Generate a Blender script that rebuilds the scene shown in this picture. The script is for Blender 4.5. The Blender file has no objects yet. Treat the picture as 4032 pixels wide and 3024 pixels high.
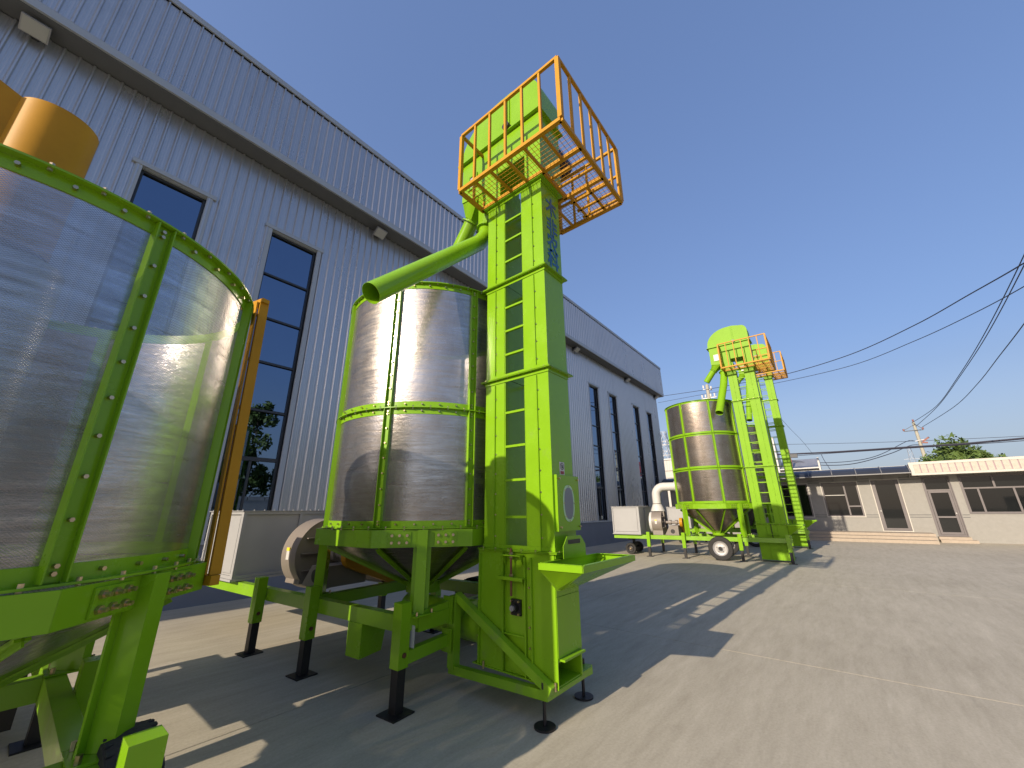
import bpy, math, random
from math import sin, cos, pi, radians
from mathutils import Vector, Matrix

random.seed(7)
sc = bpy.context.scene
C = sc.collection

# ------------------------------------------------------------------ camera
R0 = (0.63115443, -0.77561995, -0.0076017)
R1 = (0.23592265, 0.20129771, -0.95069434)
R2 = (0.7389077, 0.59824153, 0.31003626)
cam_d = bpy.data.cameras.new('camera')
cam = bpy.data.objects.new('camera', cam_d)
C.objects.link(cam)
sc.camera = cam
cam_d.sensor_fit = 'HORIZONTAL'
cam_d.sensor_width = 36
cam_d.lens = 36 * 1531.72 / 4032
cam_d.clip_end = 2000
cam_d.clip_start = 0.05
M = Matrix(((R0[0], -R1[0], -R2[0], 0), (R0[1], -R1[1], -R2[1], 0), (R0[2], -R1[2], -R2[2], 0), (0, 0, 0, 1)))
M = M.to_3x3().to_4x4()
M.translation = Vector((0, 0, 1.6))
cam.matrix_world = M

# ------------------------------------------------------------------ light
SUN_EL, SUN_AZ = 24.0, 3.4          # light travels along +x, drifting a little to -y
ldir = Vector((cos(radians(SUN_EL)) * cos(radians(SUN_AZ)), -cos(radians(SUN_EL)) * sin(radians(SUN_AZ)), -sin(radians(SUN_EL))))
world = bpy.data.worlds.new("World")
sc.world = world
world.use_nodes = True
wn = world.node_tree
bg = wn.nodes['Background']
sky = wn.nodes.new('ShaderNodeTexSky')
sky.sky_type = 'NISHITA'
sky.sun_disc = False
sky.sun_elevation = radians(SUN_EL)
sky.sun_rotation = radians(270 + SUN_AZ)
sky.air_density = 1.0
sky.dust_density = 1.6
sky.ozone_density = 2.2
# even out the strong radiance range of the raw sky (the hazy sky in the photograph is flatter)
lum = wn.nodes.new('ShaderNodeRGBToBW')
pw = wn.nodes.new('ShaderNodeMath'); pw.operation = 'POWER'; pw.inputs[1].default_value = -0.5
vs0 = wn.nodes.new('ShaderNodeVectorMath'); vs0.operation = 'SCALE'
wn.links.new(sky.outputs[0], lum.inputs[0]); wn.links.new(lum.outputs[0], pw.inputs[0])
mxs = wn.nodes.new('ShaderNodeMath'); mxs.operation = 'MAXIMUM'; mxs.inputs[1].default_value = 0.52
wn.links.new(pw.outputs[0], mxs.inputs[0])
wn.links.new(sky.outputs[0], vs0.inputs[0]); wn.links.new(mxs.outputs[0], vs0.inputs['Scale'])
tcw = wn.nodes.new('ShaderNodeTexCoord'); spw = wn.nodes.new('ShaderNodeSeparateXYZ')
wn.links.new(tcw.outputs['Generated'], spw.inputs[0])
hz = wn.nodes.new('ShaderNodeMapRange'); hz.interpolation_type = 'SMOOTHSTEP'
hz.inputs['From Min'].default_value = 0.0; hz.inputs['From Max'].default_value = 0.34
hz.inputs['To Min'].default_value = 0.75; hz.inputs['To Max'].default_value = 0.0
wn.links.new(spw.outputs[2], hz.inputs['Value'])
mxw = wn.nodes.new('ShaderNodeMix'); mxw.data_type = 'RGBA'
mxw.inputs['B'].default_value = (1.62, 1.84, 2.2, 1)      # pale dust haze low over the horizon, all round
wn.links.new(hz.outputs[0], mxw.inputs['Factor']); tint = wn.nodes.new('ShaderNodeVectorMath'); tint.operation = 'MULTIPLY'; tint.inputs[1].default_value = (1.0, 0.965, 1.07)
wn.links.new(vs0.outputs[0], tint.inputs[0]); wn.links.new(tint.outputs[0], mxw.inputs['A'])
wn.links.new(mxw.outputs['Result'], bg.inputs[0])
bg.inputs[1].default_value = 0.146
sun_d = bpy.data.lights.new('sun', 'SUN')
sun_d.energy = 3.6
sun_d.angle = radians(0.5)
sun_d.color = (1.0, 0.86, 0.68)
sun = bpy.data.objects.new('sun', sun_d)
C.objects.link(sun)
sun.rotation_euler = ldir.to_track_quat('-Z', 'Y').to_euler()
sc.view_settings.view_transform = 'Standard'
sc.view_settings.look = 'None'
sc.view_settings.gamma = 1
sc.view_settings.use_curve_mapping = False
sc.view_settings.exposure = 0.75

# ------------------------------------------------------------------ materials
def mat(name, col, rough=0.5, metal=0.0, spec=0.5, coat=0.0, var=0.0, vscale=3.0, rvar=0.0, bump=0.0, bscale=30.0, bevel=0.0,
        stretch=(1, 1, 1), col2=None, c2lo=0.5, c2hi=0.7, c2scale=2.0, dirt=0.0):
    m = bpy.data.materials.new(name)
    m.use_nodes = True
    nt = m.node_tree
    N, L = nt.nodes, nt.links
    p = N['Principled BSDF']
    p.inputs['Base Color'].default_value = (*col, 1)
    p.inputs['Roughness'].default_value = rough
    p.inputs['Metallic'].default_value = metal
    p.inputs['Specular IOR Level'].default_value = spec
    p.inputs['Coat Weight'].default_value = coat
    p.inputs['Coat Roughness'].default_value = 0.12
    tc = N.new('ShaderNodeTexCoord')
    mp = N.new('ShaderNodeMapping')
    mp.inputs['Scale'].default_value = stretch
    L.new(tc.outputs['Object'], mp.inputs['Vector'])
    csock = None
    if var > 0:
        no = N.new('ShaderNodeTexNoise')
        no.inputs['Scale'].default_value = vscale
        no.inputs['Detail'].default_value = 6
        no.inputs['Roughness'].default_value = 0.65
        L.new(mp.outputs[0], no.inputs['Vector'])
        hs = N.new('ShaderNodeMapRange')
        hs.inputs['From Min'].default_value = 0.25
        hs.inputs['From Max'].default_value = 0.75
        hs.inputs['To Min'].default_value = 1 - var
        hs.inputs['To Max'].default_value = 1 + var
        L.new(no.outputs['Fac'], hs.inputs['Value'])
        mx = N.new('ShaderNodeVectorMath')
        mx.operation = 'SCALE'
        mx.inputs[0].default_value = col
        L.new(hs.outputs[0], mx.inputs['Scale'])
        csock = mx.outputs[0]
        L.new(csock, p.inputs['Base Color'])
        if rvar > 0:
            rr = N.new('ShaderNodeMapRange')
            rr.inputs['From Min'].default_value = 0.3
            rr.inputs['From Max'].default_value = 0.7
            rr.inputs['To Min'].default_value = max(0.02, rough - rvar)
            rr.inputs['To Max'].default_value = rough + rvar
            L.new(no.outputs['Fac'], rr.inputs['Value'])
            L.new(rr.outputs[0], p.inputs['Roughness'])
    if col2 is not None:
        n2 = N.new('ShaderNodeTexNoise')
        n2.inputs['Scale'].default_value = c2scale
        n2.inputs['Detail'].default_value = 8
        n2.inputs['Roughness'].default_value = 0.7
        L.new(mp.outputs[0], n2.inputs['Vector'])
        r2 = N.new('ShaderNodeMapRange')
        r2.inputs['From Min'].default_value = c2lo
        r2.inputs['From Max'].default_value = c2hi
        L.new(n2.outputs['Fac'], r2.inputs['Value'])
        mm = N.new('ShaderNodeMix')
        mm.data_type = 'RGBA'
        L.new(r2.outputs[0], mm.inputs['Factor'])
        if csock is not None:
            L.new(csock, mm.inputs['A'])
        else:
            mm.inputs['A'].default_value = (*col, 1)
        mm.inputs['B'].default_value = (*col2, 1)
        L.new(mm.outputs['Result'], p.inputs['Base Color'])
    nrm = None
    if bevel > 0:
        bv = N.new('ShaderNodeBevel')
        bv.samples = 3
        bv.inputs['Radius'].default_value = bevel
        nrm = bv.outputs[0]
    if bump > 0:
        nb = N.new('ShaderNodeTexNoise')
        nb.inputs['Scale'].default_value = bscale
        nb.inputs['Detail'].default_value = 4
        L.new(mp.outputs[0], nb.inputs['Vector'])
        b = N.new('ShaderNodeBump')
        b.inputs['Strength'].default_value = bump
        b.inputs['Distance'].default_value = 0.02
        L.new(nb.outputs['Fac'], b.inputs['Height'])
        if nrm is not None:
            L.new(nrm, b.inputs['Normal'])
        nrm = b.outputs[0]
    if nrm is not None:
        L.new(nrm, p.inputs['Normal'])
    return m

GREEN = mat('green_paint', (0.187, 0.375, 0.010), 0.24, spec=0.35, coat=0.0, var=0.06, vscale=2.5, rvar=0.07, bump=0.12, bscale=3.5, bevel=0.003, col2=(0.20, 0.30, 0.06), c2lo=0.58, c2hi=0.9, c2scale=4)
GREEN_FAR = mat('green_paint_weathered', (0.187, 0.375, 0.010), 0.5, spec=0.18, var=0.08, vscale=1.5, bump=0.15, bscale=2.5)
GREEN_BEAM = mat('green_paint_dusty', (0.187, 0.375, 0.010), 0.36, spec=0.5, coat=0.2, var=0.07, vscale=3, rvar=0.08, bump=0.06, bscale=12, bevel=0.004,
                 col2=(0.19, 0.24, 0.09), c2lo=0.55, c2hi=0.85, c2scale=5)
ORANGE = mat('orange_paint', (0.47, 0.23, 0.012), 0.5, spec=0.2, coat=0.0, var=0.08, vscale=6, bevel=0.003)
BLACK = mat('black_steel', (0.012, 0.011, 0.012), 0.42, var=0.3, vscale=9, bevel=0.003)
GREYP = mat('grey_panel_paint', (0.33, 0.33, 0.325), 0.42, var=0.05, vscale=2, bevel=0.003)
TAUPE = mat('taupe_fan_paint', (0.20, 0.172, 0.146), 0.45, var=0.06, vscale=4, bevel=0.003)
ZINC = mat('zinc_bolt', (0.55, 0.43, 0.28), 0.3, metal=1.0, var=0.2, vscale=60)
RUST = mat('brown_threaded_steel', (0.16, 0.07, 0.04), 0.5, metal=0.6, var=0.3, vscale=40)
RUBBER = mat('tyre_rubber', (0.022, 0.021, 0.02), 0.8, var=0.3, vscale=20, bump=0.2, bscale=60)
RIM = mat('silver_rim', (0.40, 0.39, 0.38), 0.4, metal=0.3, var=0.06)
WHITEP = mat('white_paint', (0.52, 0.51, 0.48), 0.5, var=0.05, vscale=3)
SHEET = mat('grey_steel_cladding', (0.50, 0.505, 0.515), 0.30, metal=0.65, spec=0.5, var=0.05, vscale=0.6, rvar=0.05, col2=(0.33, 0.33, 0.33), c2lo=0.55, c2hi=0.9, c2scale=1.5, stretch=(1, 1, 0.25))
TRIM = mat('grey_steel_trim', (0.38, 0.41, 0.44), 0.4, spec=0.4, var=0.05, vscale=1)
SOFFIT = mat('soffit_sheet', (0.12, 0.125, 0.13), 0.6, var=0.08, vscale=2)
PLINTH = mat('grey_plinth_render', (0.17, 0.185, 0.22), 0.8, var=0.08, vscale=1.5, bump=0.15, bscale=80)
FRAMEM = mat('dark_window_frame', (0.035, 0.04, 0.048), 0.4, var=0.1)
DARK = mat('dark_interior', (0.01, 0.01, 0.012), 0.9)
LAMP = mat('lamp_glass', (0.42, 0.42, 0.38), 0.35)
CABLE = mat('cable_black', (0.03, 0.03, 0.045), 0.6)
CONC = mat('pole_concrete', (0.36, 0.34, 0.27), 0.85, var=0.1, vscale=4)
OWALL = mat('stone_paint_wall', (0.27, 0.262, 0.24), 0.85, var=0.07, vscale=6, bump=0.2, bscale=160, col2=(0.21, 0.185, 0.155), c2lo=0.6, c2hi=0.95, c2scale=1.2)
STEP = mat('sandstone_step', (0.35, 0.29, 0.225), 0.7, var=0.12, vscale=8)
AWN = mat('dark_awning_sheet', (0.030, 0.034, 0.045), 0.3, spec=0.4, var=0.15, vscale=1)
AWNF = mat('awning_bracket', (0.20, 0.20, 0.20), 0.5, var=0.1)
FASC = mat('white_fascia', (0.50, 0.475, 0.42), 0.6, var=0.06, vscale=3)
FASB = mat('cream_fascia_board', (0.42, 0.39, 0.325), 0.6, var=0.12, vscale=9)
FASJ = mat('fascia_joint', (0.33, 0.24, 0.26), 0.7)
DFRAME = mat('door_frame_brown', (0.13, 0.115, 0.115), 0.5, var=0.08)
BARK = mat('bark', (0.10, 0.075, 0.05), 0.9, var=0.3, vscale=8)
INS = mat('insulator_ceramic', (0.22, 0.08, 0.06), 0.3)
STEEL_G = mat('galvanised_steel', (0.35, 0.35, 0.36), 0.5, metal=0.5, var=0.15, vscale=3)
BLUE = mat('blue_lettering', (0.008, 0.10, 0.24), 0.4, var=0.1)
RED = mat('red_print', (0.25, 0.02, 0.03), 0.5)
YELLOW = mat('yellow_print', (0.75, 0.6, 0.03), 0.5)
HOLEWIN = mat('frosted_inspection_glass', (0.16, 0.18, 0.20), 0.35, var=0.08, vscale=8)
PALEG = mat('pale_green_rim', (0.42, 0.62, 0.36), 0.4)
BWALL = mat('pale_boundary_wall', (0.42, 0.42, 0.40), 0.9, var=0.1)

def glass(name, col, rough, metal):
    m = mat(name, col, rough, metal=metal, spec=0.5, var=0.05, vscale=0.4)
    return m
GLASS_B = glass('blue_coated_glass', (0.16, 0.22, 0.31), 0.012, 1.0)
GLASS_O = glass('dark_office_glass', (0.008, 0.009, 0.009), 0.03, 0.0)

def drum_steel(name, alpha, base=(0.50, 0.48, 0.455), holes=False):
    m = bpy.data.materials.new(name)
    m.use_nodes = True
    nt = m.node_tree
    N, L = nt.nodes, nt.links
    p = N['Principled BSDF']
    p.inputs['Metallic'].default_value = 0.92
    p.inputs['Anisotropic'].default_value = 0.7
    tg = N.new('ShaderNodeTangent')
    tg.direction_type = 'RADIAL'
    tg.axis = 'Z'
    L.new(tg.outputs[0], p.inputs['Tangent'])
    tc = N.new('ShaderNodeTexCoord')
    mp = N.new('ShaderNodeMapping')
    mp.inputs['Scale'].default_value = (1.2, 1.2, 14)
    L.new(tc.outputs['Object'], mp.inputs['Vector'])
    n1 = N.new('ShaderNodeTexNoise')
    n1.inputs['Scale'].default_value = 2.4
    n1.inputs['Detail'].default_value = 9
    n1.inputs['Roughness'].default_value = 0.72
    L.new(mp.outputs[0], n1.inputs['Vector'])
    n2 = N.new('ShaderNodeTexNoise')
    n2.inputs['Scale'].default_value = 2.2
    n2.inputs['Detail'].default_value = 7
    n2.inputs['Roughness'].default_value = 0.7
    L.new(tc.outputs['Object'], n2.inputs['Vector'])
    r1 = N.new('ShaderNodeValToRGB')
    r1.color_ramp.elements[0].position = 0.33
    r1.color_ramp.elements[0].color = (base[0] * 0.62, base[1] * 0.58, base[2] * 0.55, 1)
    r1.color_ramp.elements[1].position = 0.66
    r1.color_ramp.elements[1].color = (base[0] * 1.15, base[1] * 1.15, base[2] * 1.17, 1)
    L.new(n1.outputs['Fac'], r1.inputs[0])
    r2 = N.new('ShaderNodeMapRange')
    r2.inputs['From Min'].default_value = 0.42
    r2.inputs['From Max'].default_value = 0.72
    L.new(n2.outputs['Fac'], r2.inputs['Value'])
    mx = N.new('ShaderNodeMix')
    mx.data_type = 'RGBA'
    mx.inputs['B'].default_value = (base[0] * 0.55, base[1] * 0.46, base[2] * 0.38, 1)
    L.new(r1.outputs[0], mx.inputs['A'])
    mu = N.new('ShaderNodeMath')
    mu.operation = 'MULTIPLY'
    mu.inputs[1].default_value = 0.55
    L.new(r2.outputs[0], mu.inputs[0])
    L.new(mu.outputs[0], mx.inputs['Factor'])
    L.new(mx.outputs['Result'], p.inputs['Base Color'])
    rr = N.new('ShaderNodeMapRange')
    rr.inputs['From Min'].default_value = 0.3
    rr.inputs['From Max'].default_value = 0.7
    rr.inputs['To Min'].default_value = 0.30
    rr.inputs['To Max'].default_value = 0.15
    L.new(n1.outputs['Fac'], rr.inputs['Value'])
    L.new(rr.outputs[0], p.inputs['Roughness'])
    # fine relief of dents and of the punched sheet
    b1 = N.new('ShaderNodeBump')
    b1.inputs['Strength'].default_value = 0.12
    b1.inputs['Distance'].default_value = 0.01
    L.new(n1.outputs['Fac'], b1.inputs['Height'])
    b2 = N.new('ShaderNodeBump')
    b2.inputs['Strength'].default_value = 0.25
    b2.inputs['Distance'].default_value = 0.02
    L.new(n2.outputs['Fac'], b2.inputs['Height'])
    L.new(b1.outputs[0], b2.inputs['Normal'])
    L.new(b2.outputs[0], p.inputs['Normal'])
    out = N['Material Output']
    if alpha < 1:
        tr = N.new('ShaderNodeBsdfTransparent')
        ms = N.new('ShaderNodeMixShader')
        # punched holes: a fine dot lattice round the drum
        if holes:
            sp = N.new('ShaderNodeSeparateXYZ')
            L.new(tc.outputs['Object'], sp.inputs[0])
            at = N.new('ShaderNodeMath'); at.operation = 'ARCTAN2'
            L.new(sp.outputs[1], at.inputs[0]); L.new(sp.outputs[0], at.inputs[1])
            ma = N.new('ShaderNodeMath'); ma.operation = 'MULTIPLY'; ma.inputs[1].default_value = 520
            L.new(at.outputs[0], ma.inputs[0])
            mz = N.new('ShaderNodeMath'); mz.operation = 'MULTIPLY'; mz.inputs[1].default_value = 620
            L.new(sp.outputs[2], mz.inputs[0])
            s1 = N.new('ShaderNodeMath'); s1.operation = 'SINE'; L.new(ma.outputs[0], s1.inputs[0])
            s2 = N.new('ShaderNodeMath'); s2.operation = 'SINE'; L.new(mz.outputs[0], s2.inputs[0])
            pr = N.new('ShaderNodeMath'); pr.operation = 'MULTIPLY'; L.new(s1.outputs[0], pr.inputs[0]); L.new(s2.outputs[0], pr.inputs[1])
            mr = N.new('ShaderNodeMapRange')
            mr.inputs['From Min'].default_value = -0.25
            mr.inputs['From Max'].default_value = 0.25
            mr.inputs['To Min'].default_value = min(1, alpha + 0.18)
            mr.inputs['To Max'].default_value = max(0, alpha - 0.18)
            L.new(pr.outputs[0], mr.inputs['Value'])
            L.new(mr.outputs[0], ms.inputs['Fac'])
        else:
            ms.inputs['Fac'].default_value = alpha
        L.new(tr.outputs[0], ms.inputs[1])
        L.new(p.outputs[0], ms.inputs[2])
        L.new(ms.outputs[0], out.inputs['Surface'])
    return m
DRUM0 = drum_steel('perforated_stainless', 0.80, (0.50, 0.50, 0.505), True)
DRUM1 = drum_steel('brushed_stainless', 0.97)
DRUM2 = drum_steel('tarnished_stainless', 1.0, (0.44, 0.39, 0.325))

def leaf_mat(name, a, b):
    m = bpy.data.materials.new(name)
    m.use_nodes = True
    N, L = m.node_tree.nodes, m.node_tree.links
    p = N['Principled BSDF']
    oi = N.new('ShaderNodeTexNoise'); oi.inputs['Scale'].default_value = 1.5; oi.inputs['Detail'].default_value = 5
    tc = N.new('ShaderNodeTexCoord'); L.new(tc.outputs['Object'], oi.inputs['Vector'])
    cr = N.new('ShaderNodeValToRGB')
    cr.color_ramp.elements[0].position = 0.3; cr.color_ramp.elements[0].color = (*a, 1)
    cr.color_ramp.elements[1].position = 0.7; cr.color_ramp.elements[1].color = (*b, 1)
    L.new(oi.outputs['Fac'], cr.inputs[0]); L.new(cr.outputs[0], p.inputs['Base Color'])
    p.inputs['Roughness'].default_value = 0.6
    return m
LEAF = leaf_mat('leaves', (0.05, 0.09, 0.02), (0.12, 0.18, 0.035))

def ground_mat():
    m = bpy.data.materials.new('trowelled_concrete')
    m.use_nodes = True
    N, L = m.node_tree.nodes, m.node_tree.links
    p = N['Principled BSDF']
    ge = N.new('ShaderNodeNewGeometry')
    def noise(scale, detail, stretch=(1, 1, 1), rough=0.6, rot=0.0):
        mp = N.new('ShaderNodeMapping'); mp.inputs['Scale'].default_value = stretch; mp.inputs['Rotation'].default_value = (0, 0, rot)
        L.new(ge.outputs['Position'], mp.inputs['Vector'])
        n = N.new('ShaderNodeTexNoise'); n.inputs['Scale'].default_value = scale; n.inputs['Detail'].default_value = detail; n.inputs['Roughness'].default_value = rough
        L.new(mp.outputs[0], n.inputs['Vector'])
        return n
    big = noise(0.35, 5, rough=0.6)
    str1 = noise(2.2, 10, (0.30, 2.8, 1), 0.74, 1.25)      # sweeping trowel streaks
    str2 = noise(4.0, 9, (0.5, 2.2, 1), 0.75, 0.9)
    fine = noise(45, 4, rough=0.7)
    st = noise(1.6, 8, (0.5, 2.0, 1), 0.66, 1.1)
    cr = N.new('ShaderNodeValToRGB')
    cr.color_ramp.elements[0].position = 0.38; cr.color_ramp.elements[0].color = (0.335, 0.298, 0.225, 1)
    cr.color_ramp.elements[1].position = 0.64; cr.color_ramp.elements[1].color = (0.49, 0.445, 0.35, 1)
    a = N.new('ShaderNodeMath'); a.operation = 'MULTIPLY_ADD'; a.inputs[1].default_value = 0.25
    L.new(big.outputs['Fac'], a.inputs[0])
    b = N.new('ShaderNodeMath'); b.operation = 'MULTIPLY_ADD'; b.inputs[1].default_value = 0.40
    L.new(str1.outputs['Fac'], b.inputs[0])
    c = N.new('ShaderNodeMath'); c.operation = 'MULTIPLY'; c.inputs[1].default_value = 0.35
    L.new(str2.outputs['Fac'], c.inputs[0])
    L.new(c.outputs[0], b.inputs[2]); L.new(b.outputs[0], a.inputs[2])
    L.new(a.outputs[0], cr.inputs[0])
    # darker worn stains
    sr = N.new('ShaderNodeMapRange'); sr.inputs['From Min'].default_value = 0.62; sr.inputs['From Max'].default_value = 0.72; sr.inputs['To Max'].default_value = 0.42
    L.new(st.outputs['Fac'], sr.inputs['Value'])
    mx = N.new('ShaderNodeMix'); mx.data_type = 'RGBA'; mx.inputs['B'].default_value = (0.22, 0.205, 0.17, 1)
    L.new(sr.outputs[0], mx.inputs['Factor']); L.new(cr.outputs[0], mx.inputs['A'])
    # pale scrapes
    sc2 = noise(0.9, 6, (0.6, 3.5, 1), 0.6, -0.25)
    s3 = N.new('ShaderNodeMapRange'); s3.inputs['From Min'].default_value = 0.64; s3.inputs['From Max'].default_value = 0.72; s3.inputs['To Max'].default_value = 0.3
    L.new(sc2.outputs['Fac'], s3.inputs['Value'])
    m2 = N.new('ShaderNodeMix'); m2.data_type = 'RGBA'; m2.inputs['B'].default_value = (0.58, 0.54, 0.44, 1)
    L.new(s3.outputs[0], m2.inputs['Factor']); L.new(mx.outputs['Result'], m2.inputs['A'])
    fm = N.new('ShaderNodeMapRange'); fm.inputs['To Min'].default_value = 0.88; fm.inputs['To Max'].default_value = 1.12; fm.inputs['From Min'].default_value = .25; fm.inputs['From Max'].default_value = .75
    L.new(fine.outputs['Fac'], fm.inputs['Value'])
    vs = N.new('ShaderNodeVectorMath'); vs.operation = 'SCALE'
    L.new(m2.outputs['Result'], vs.inputs[0]); L.new(fm.outputs[0], vs.inputs['Scale'])
    L.new(vs.outputs[0], p.inputs['Base Color'])
    p.inputs['Roughness'].default_value = 0.72
    p.inputs['Specular IOR Level'].default_value = 0.35
    bp = N.new('ShaderNodeBump'); bp.inputs['Strength'].default_value = 0.25; bp.inputs['Distance'].default_value = 0.01
    L.new(str1.outputs['Fac'], bp.inputs['Height'])
    b3 = N.new('ShaderNodeBump'); b3.inputs['Strength'].default_value = 0.15; b3.inputs['Distance'].default_value = 0.003
    L.new(fine.outputs['Fac'], b3.inputs['Height']); L.new(bp.outputs[0], b3.inputs['Normal'])
    L.new(b3.outputs[0], p.inputs['Normal'])
    return m
GROUND = ground_mat()
SUBG = mat('dark_joint_ground', (0.10, 0.09, 0.075), 0.95, var=0.2)

# ------------------------------------------------------------------ mesh builder
class MB:
    def __init__(s):
        s.v = []; s.f = []
    def add(s, vs, fs):
        n = len(s.v)
        s.v += [tuple(v) for v in vs]
        s.f += [tuple(i + n for i in f) for f in fs]
        return s
    def box(s, x0, x1, y0, y1, z0, z1):
        return s.add([(x0, y0, z0), (x1, y0, z0), (x1, y1, z0), (x0, y1, z0), (x0, y0, z1), (x1, y0, z1), (x1, y1, z1), (x0, y1, z1)],
                     [(0, 3, 2, 1), (4, 5, 6, 7), (0, 1, 5, 4), (1, 2, 6, 5), (2, 3, 7, 6), (3, 0, 4, 7)])
    def bar(s, p, q, w, h, up=(0, 0, 1)):
        p, q = Vector(p), Vector(q)
        d = (q - p).normalized()
        u = Vector(up)
        a = d.cross(u)
        if a.length < 1e-4:
            a = d.cross(Vector((1, 0, 0)))
        a.normalize(); b = a.cross(d).normalized()
        a *= w / 2; b *= h / 2
        vs = [p - a - b, p + a - b, p + a + b, p - a + b, q - a - b, q + a - b, q + a + b, q - a + b]
        return s.add(vs, [(0, 1, 2, 3), (7, 6, 5, 4), (4, 5, 1, 0), (5, 6, 2, 1), (6, 7, 3, 2), (7, 4, 0, 3)])
    def tube(s, pts, r, n=12, caps=True, rr=None):
        pts = [Vector(p) for p in pts]
        fr = None; rings = []
        for i, p in enumerate(pts):
            if i == 0: d = pts[1] - p
            elif i == len(pts) - 1: d = p - pts[-2]
            else: d = (pts[i + 1] - p).normalized() + (p - pts[i - 1]).normalized()
            d.normalize()
            if fr is None:
                a = d.cross(Vector((0, 0, 1)))
                if a.length < 1e-3: a = d.cross(Vector((1, 0, 0)))
                a.normalize()
            else:
                a = (fr - d * fr.dot(d)).normalized()
            fr = a; b = d.cross(a)
            ra = rr[i] if rr else r
            rings.append([p + a * ra * cos(2 * pi * k / n) + b * ra * sin(2 * pi * k / n) for k in range(n)])
        vs = [v for ring in rings for v in ring]
        fs = []
        for i in range(len(pts) - 1):
            for k in range(n):
                k2 = (k + 1) % n
                fs.append((i * n + k, i * n + k2, (i + 1) * n + k2, (i + 1) * n + k))
        if caps:
            fs.append(tuple(range(n - 1, -1, -1)))
            fs.append(tuple((len(pts) - 1) * n + k for k in range(n)))
        return s.add(vs, fs)
    def lathe(s, prof, c=(0, 0), n=48, a0=0, a1=360, close=False):
        full = abs(a1 - a0 - 360) < 1e-6
        m = n if full else n + 1
        vs = []
        for r, z in prof:
            for k in range(m):
                t = radians(a0 + (a1 - a0) * k / n)
                vs.append((c[0] + r * cos(t), c[1] + r * sin(t), z))
        fs = []
        P = len(prof)
        for i in range(P if close else P - 1):
            j = (i + 1) % P
            for k in range(n):
                k2 = (k + 1) % m
                fs.append((i * m + k, i * m + k2, j * m + k2, j * m + k))
        return s.add(vs, fs)
    def prism(s, poly, ext):
        e = Vector(ext); n = len(poly)
        vs = [Vector(p) for p in poly] + [Vector(p) + e for p in poly]
        fs = [tuple(range(n)), tuple(range(2 * n - 1, n - 1, -1))]
        for k in range(n):
            k2 = (k + 1) % n
            fs.append((k2, k, k + n, k2 + n))
        return s.add(vs, fs)
    def cyl(s, p, q, r, n=16, r2=None):
        return s.tube([p, q], r, n, True, [r, r2 if r2 is not None else r])
    def bolt(s, p, d, r=0.008, h=0.012):
        p = Vector(p); d = Vector(d).normalized()
        return s.tube([p, p + d * h], r, 6, True)
    def build(s, name, m, parent=None, smooth=False, stuff=False, bevel=0, origin=None):
        me = bpy.data.meshes.new(name)
        vs = s.v
        if origin is not None:
            vs = [(a - origin[0], b - origin[1], c - origin[2]) for a, b, c in vs]
        me.from_pydata(vs, [], s.f)
        me.materials.append(m)
        me.update()
        import bmesh
        bm = bmesh.new(); bm.from_mesh(me)
        bmesh.ops.recalc_face_normals(bm, faces=bm.faces)
        bm.to_mesh(me); bm.free()
        if smooth:
            for p in me.polygons: p.use_smooth = True
            try:
                me.set_sharp_from_angle(angle=radians(35))
            except Exception:
                pass
        o = bpy.data.objects.new(name, me)
        C.objects.link(o)
        if origin is not None: o.location = origin
        if parent is not None: o.parent = parent
        if stuff: o['kind'] = 'stuff'
        if bevel:
            b = o.modifiers.new('bevel', 'BEVEL'); b.width = bevel; b.segments = 2; b.limit_method = 'ANGLE'
        return o

def thing(name, label, cat, loc=(0, 0, 0), rz=0.0, group=None):
    o = bpy.data.objects.new(name, None)
    o.empty_display_size = 0.2
    C.objects.link(o)
    o.location = loc; o.rotation_euler = (0, 0, rz)
    o['label'] = label; o['category'] = cat
    if group: o['group'] = group
    return o
def tag(o, label, cat, group=None):
    o['label'] = label; o['category'] = cat
    if group: o['group'] = group
    return o
def struct(o):
    o['kind'] = 'structure'; return o
def inst(o, parent, loc=None, name=None, rot=None):
    c = o.copy(); C.objects.link(c); c.parent = parent
    if loc is not None: c.location = loc
    if rot is not None: c.rotation_euler = rot
    return c

# ================================================================== GROUND
g = MB(); g.add([(-600, -600, -0.02), (900, -600, -0.02), (900, 600, -0.02), (-600, 600, -0.02)], [(0, 1, 2, 3)])
struct(g.build('ground', SUBG))
yard = bpy.data.objects.new('concrete_yard', None); C.objects.link(yard); yard['kind'] = 'structure'
xs = [-30.2, -24.2, -18.2, -12.2, -6.2, -0.2, 5.8, 11.8, 17.8, 23.8, 30.0, 60]
ys = [-24, -18, -12, -4, 4, 12, 24]
gp = 0.004
for i in range(len(xs) - 1):
    for j in range(len(ys) - 1):
        b = MB().box(xs[i] + gp, xs[i + 1] - gp, ys[j] + gp, ys[j + 1] - gp, -0.1, 0.0)
        b.build('slab', GROUND, yard)

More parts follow.
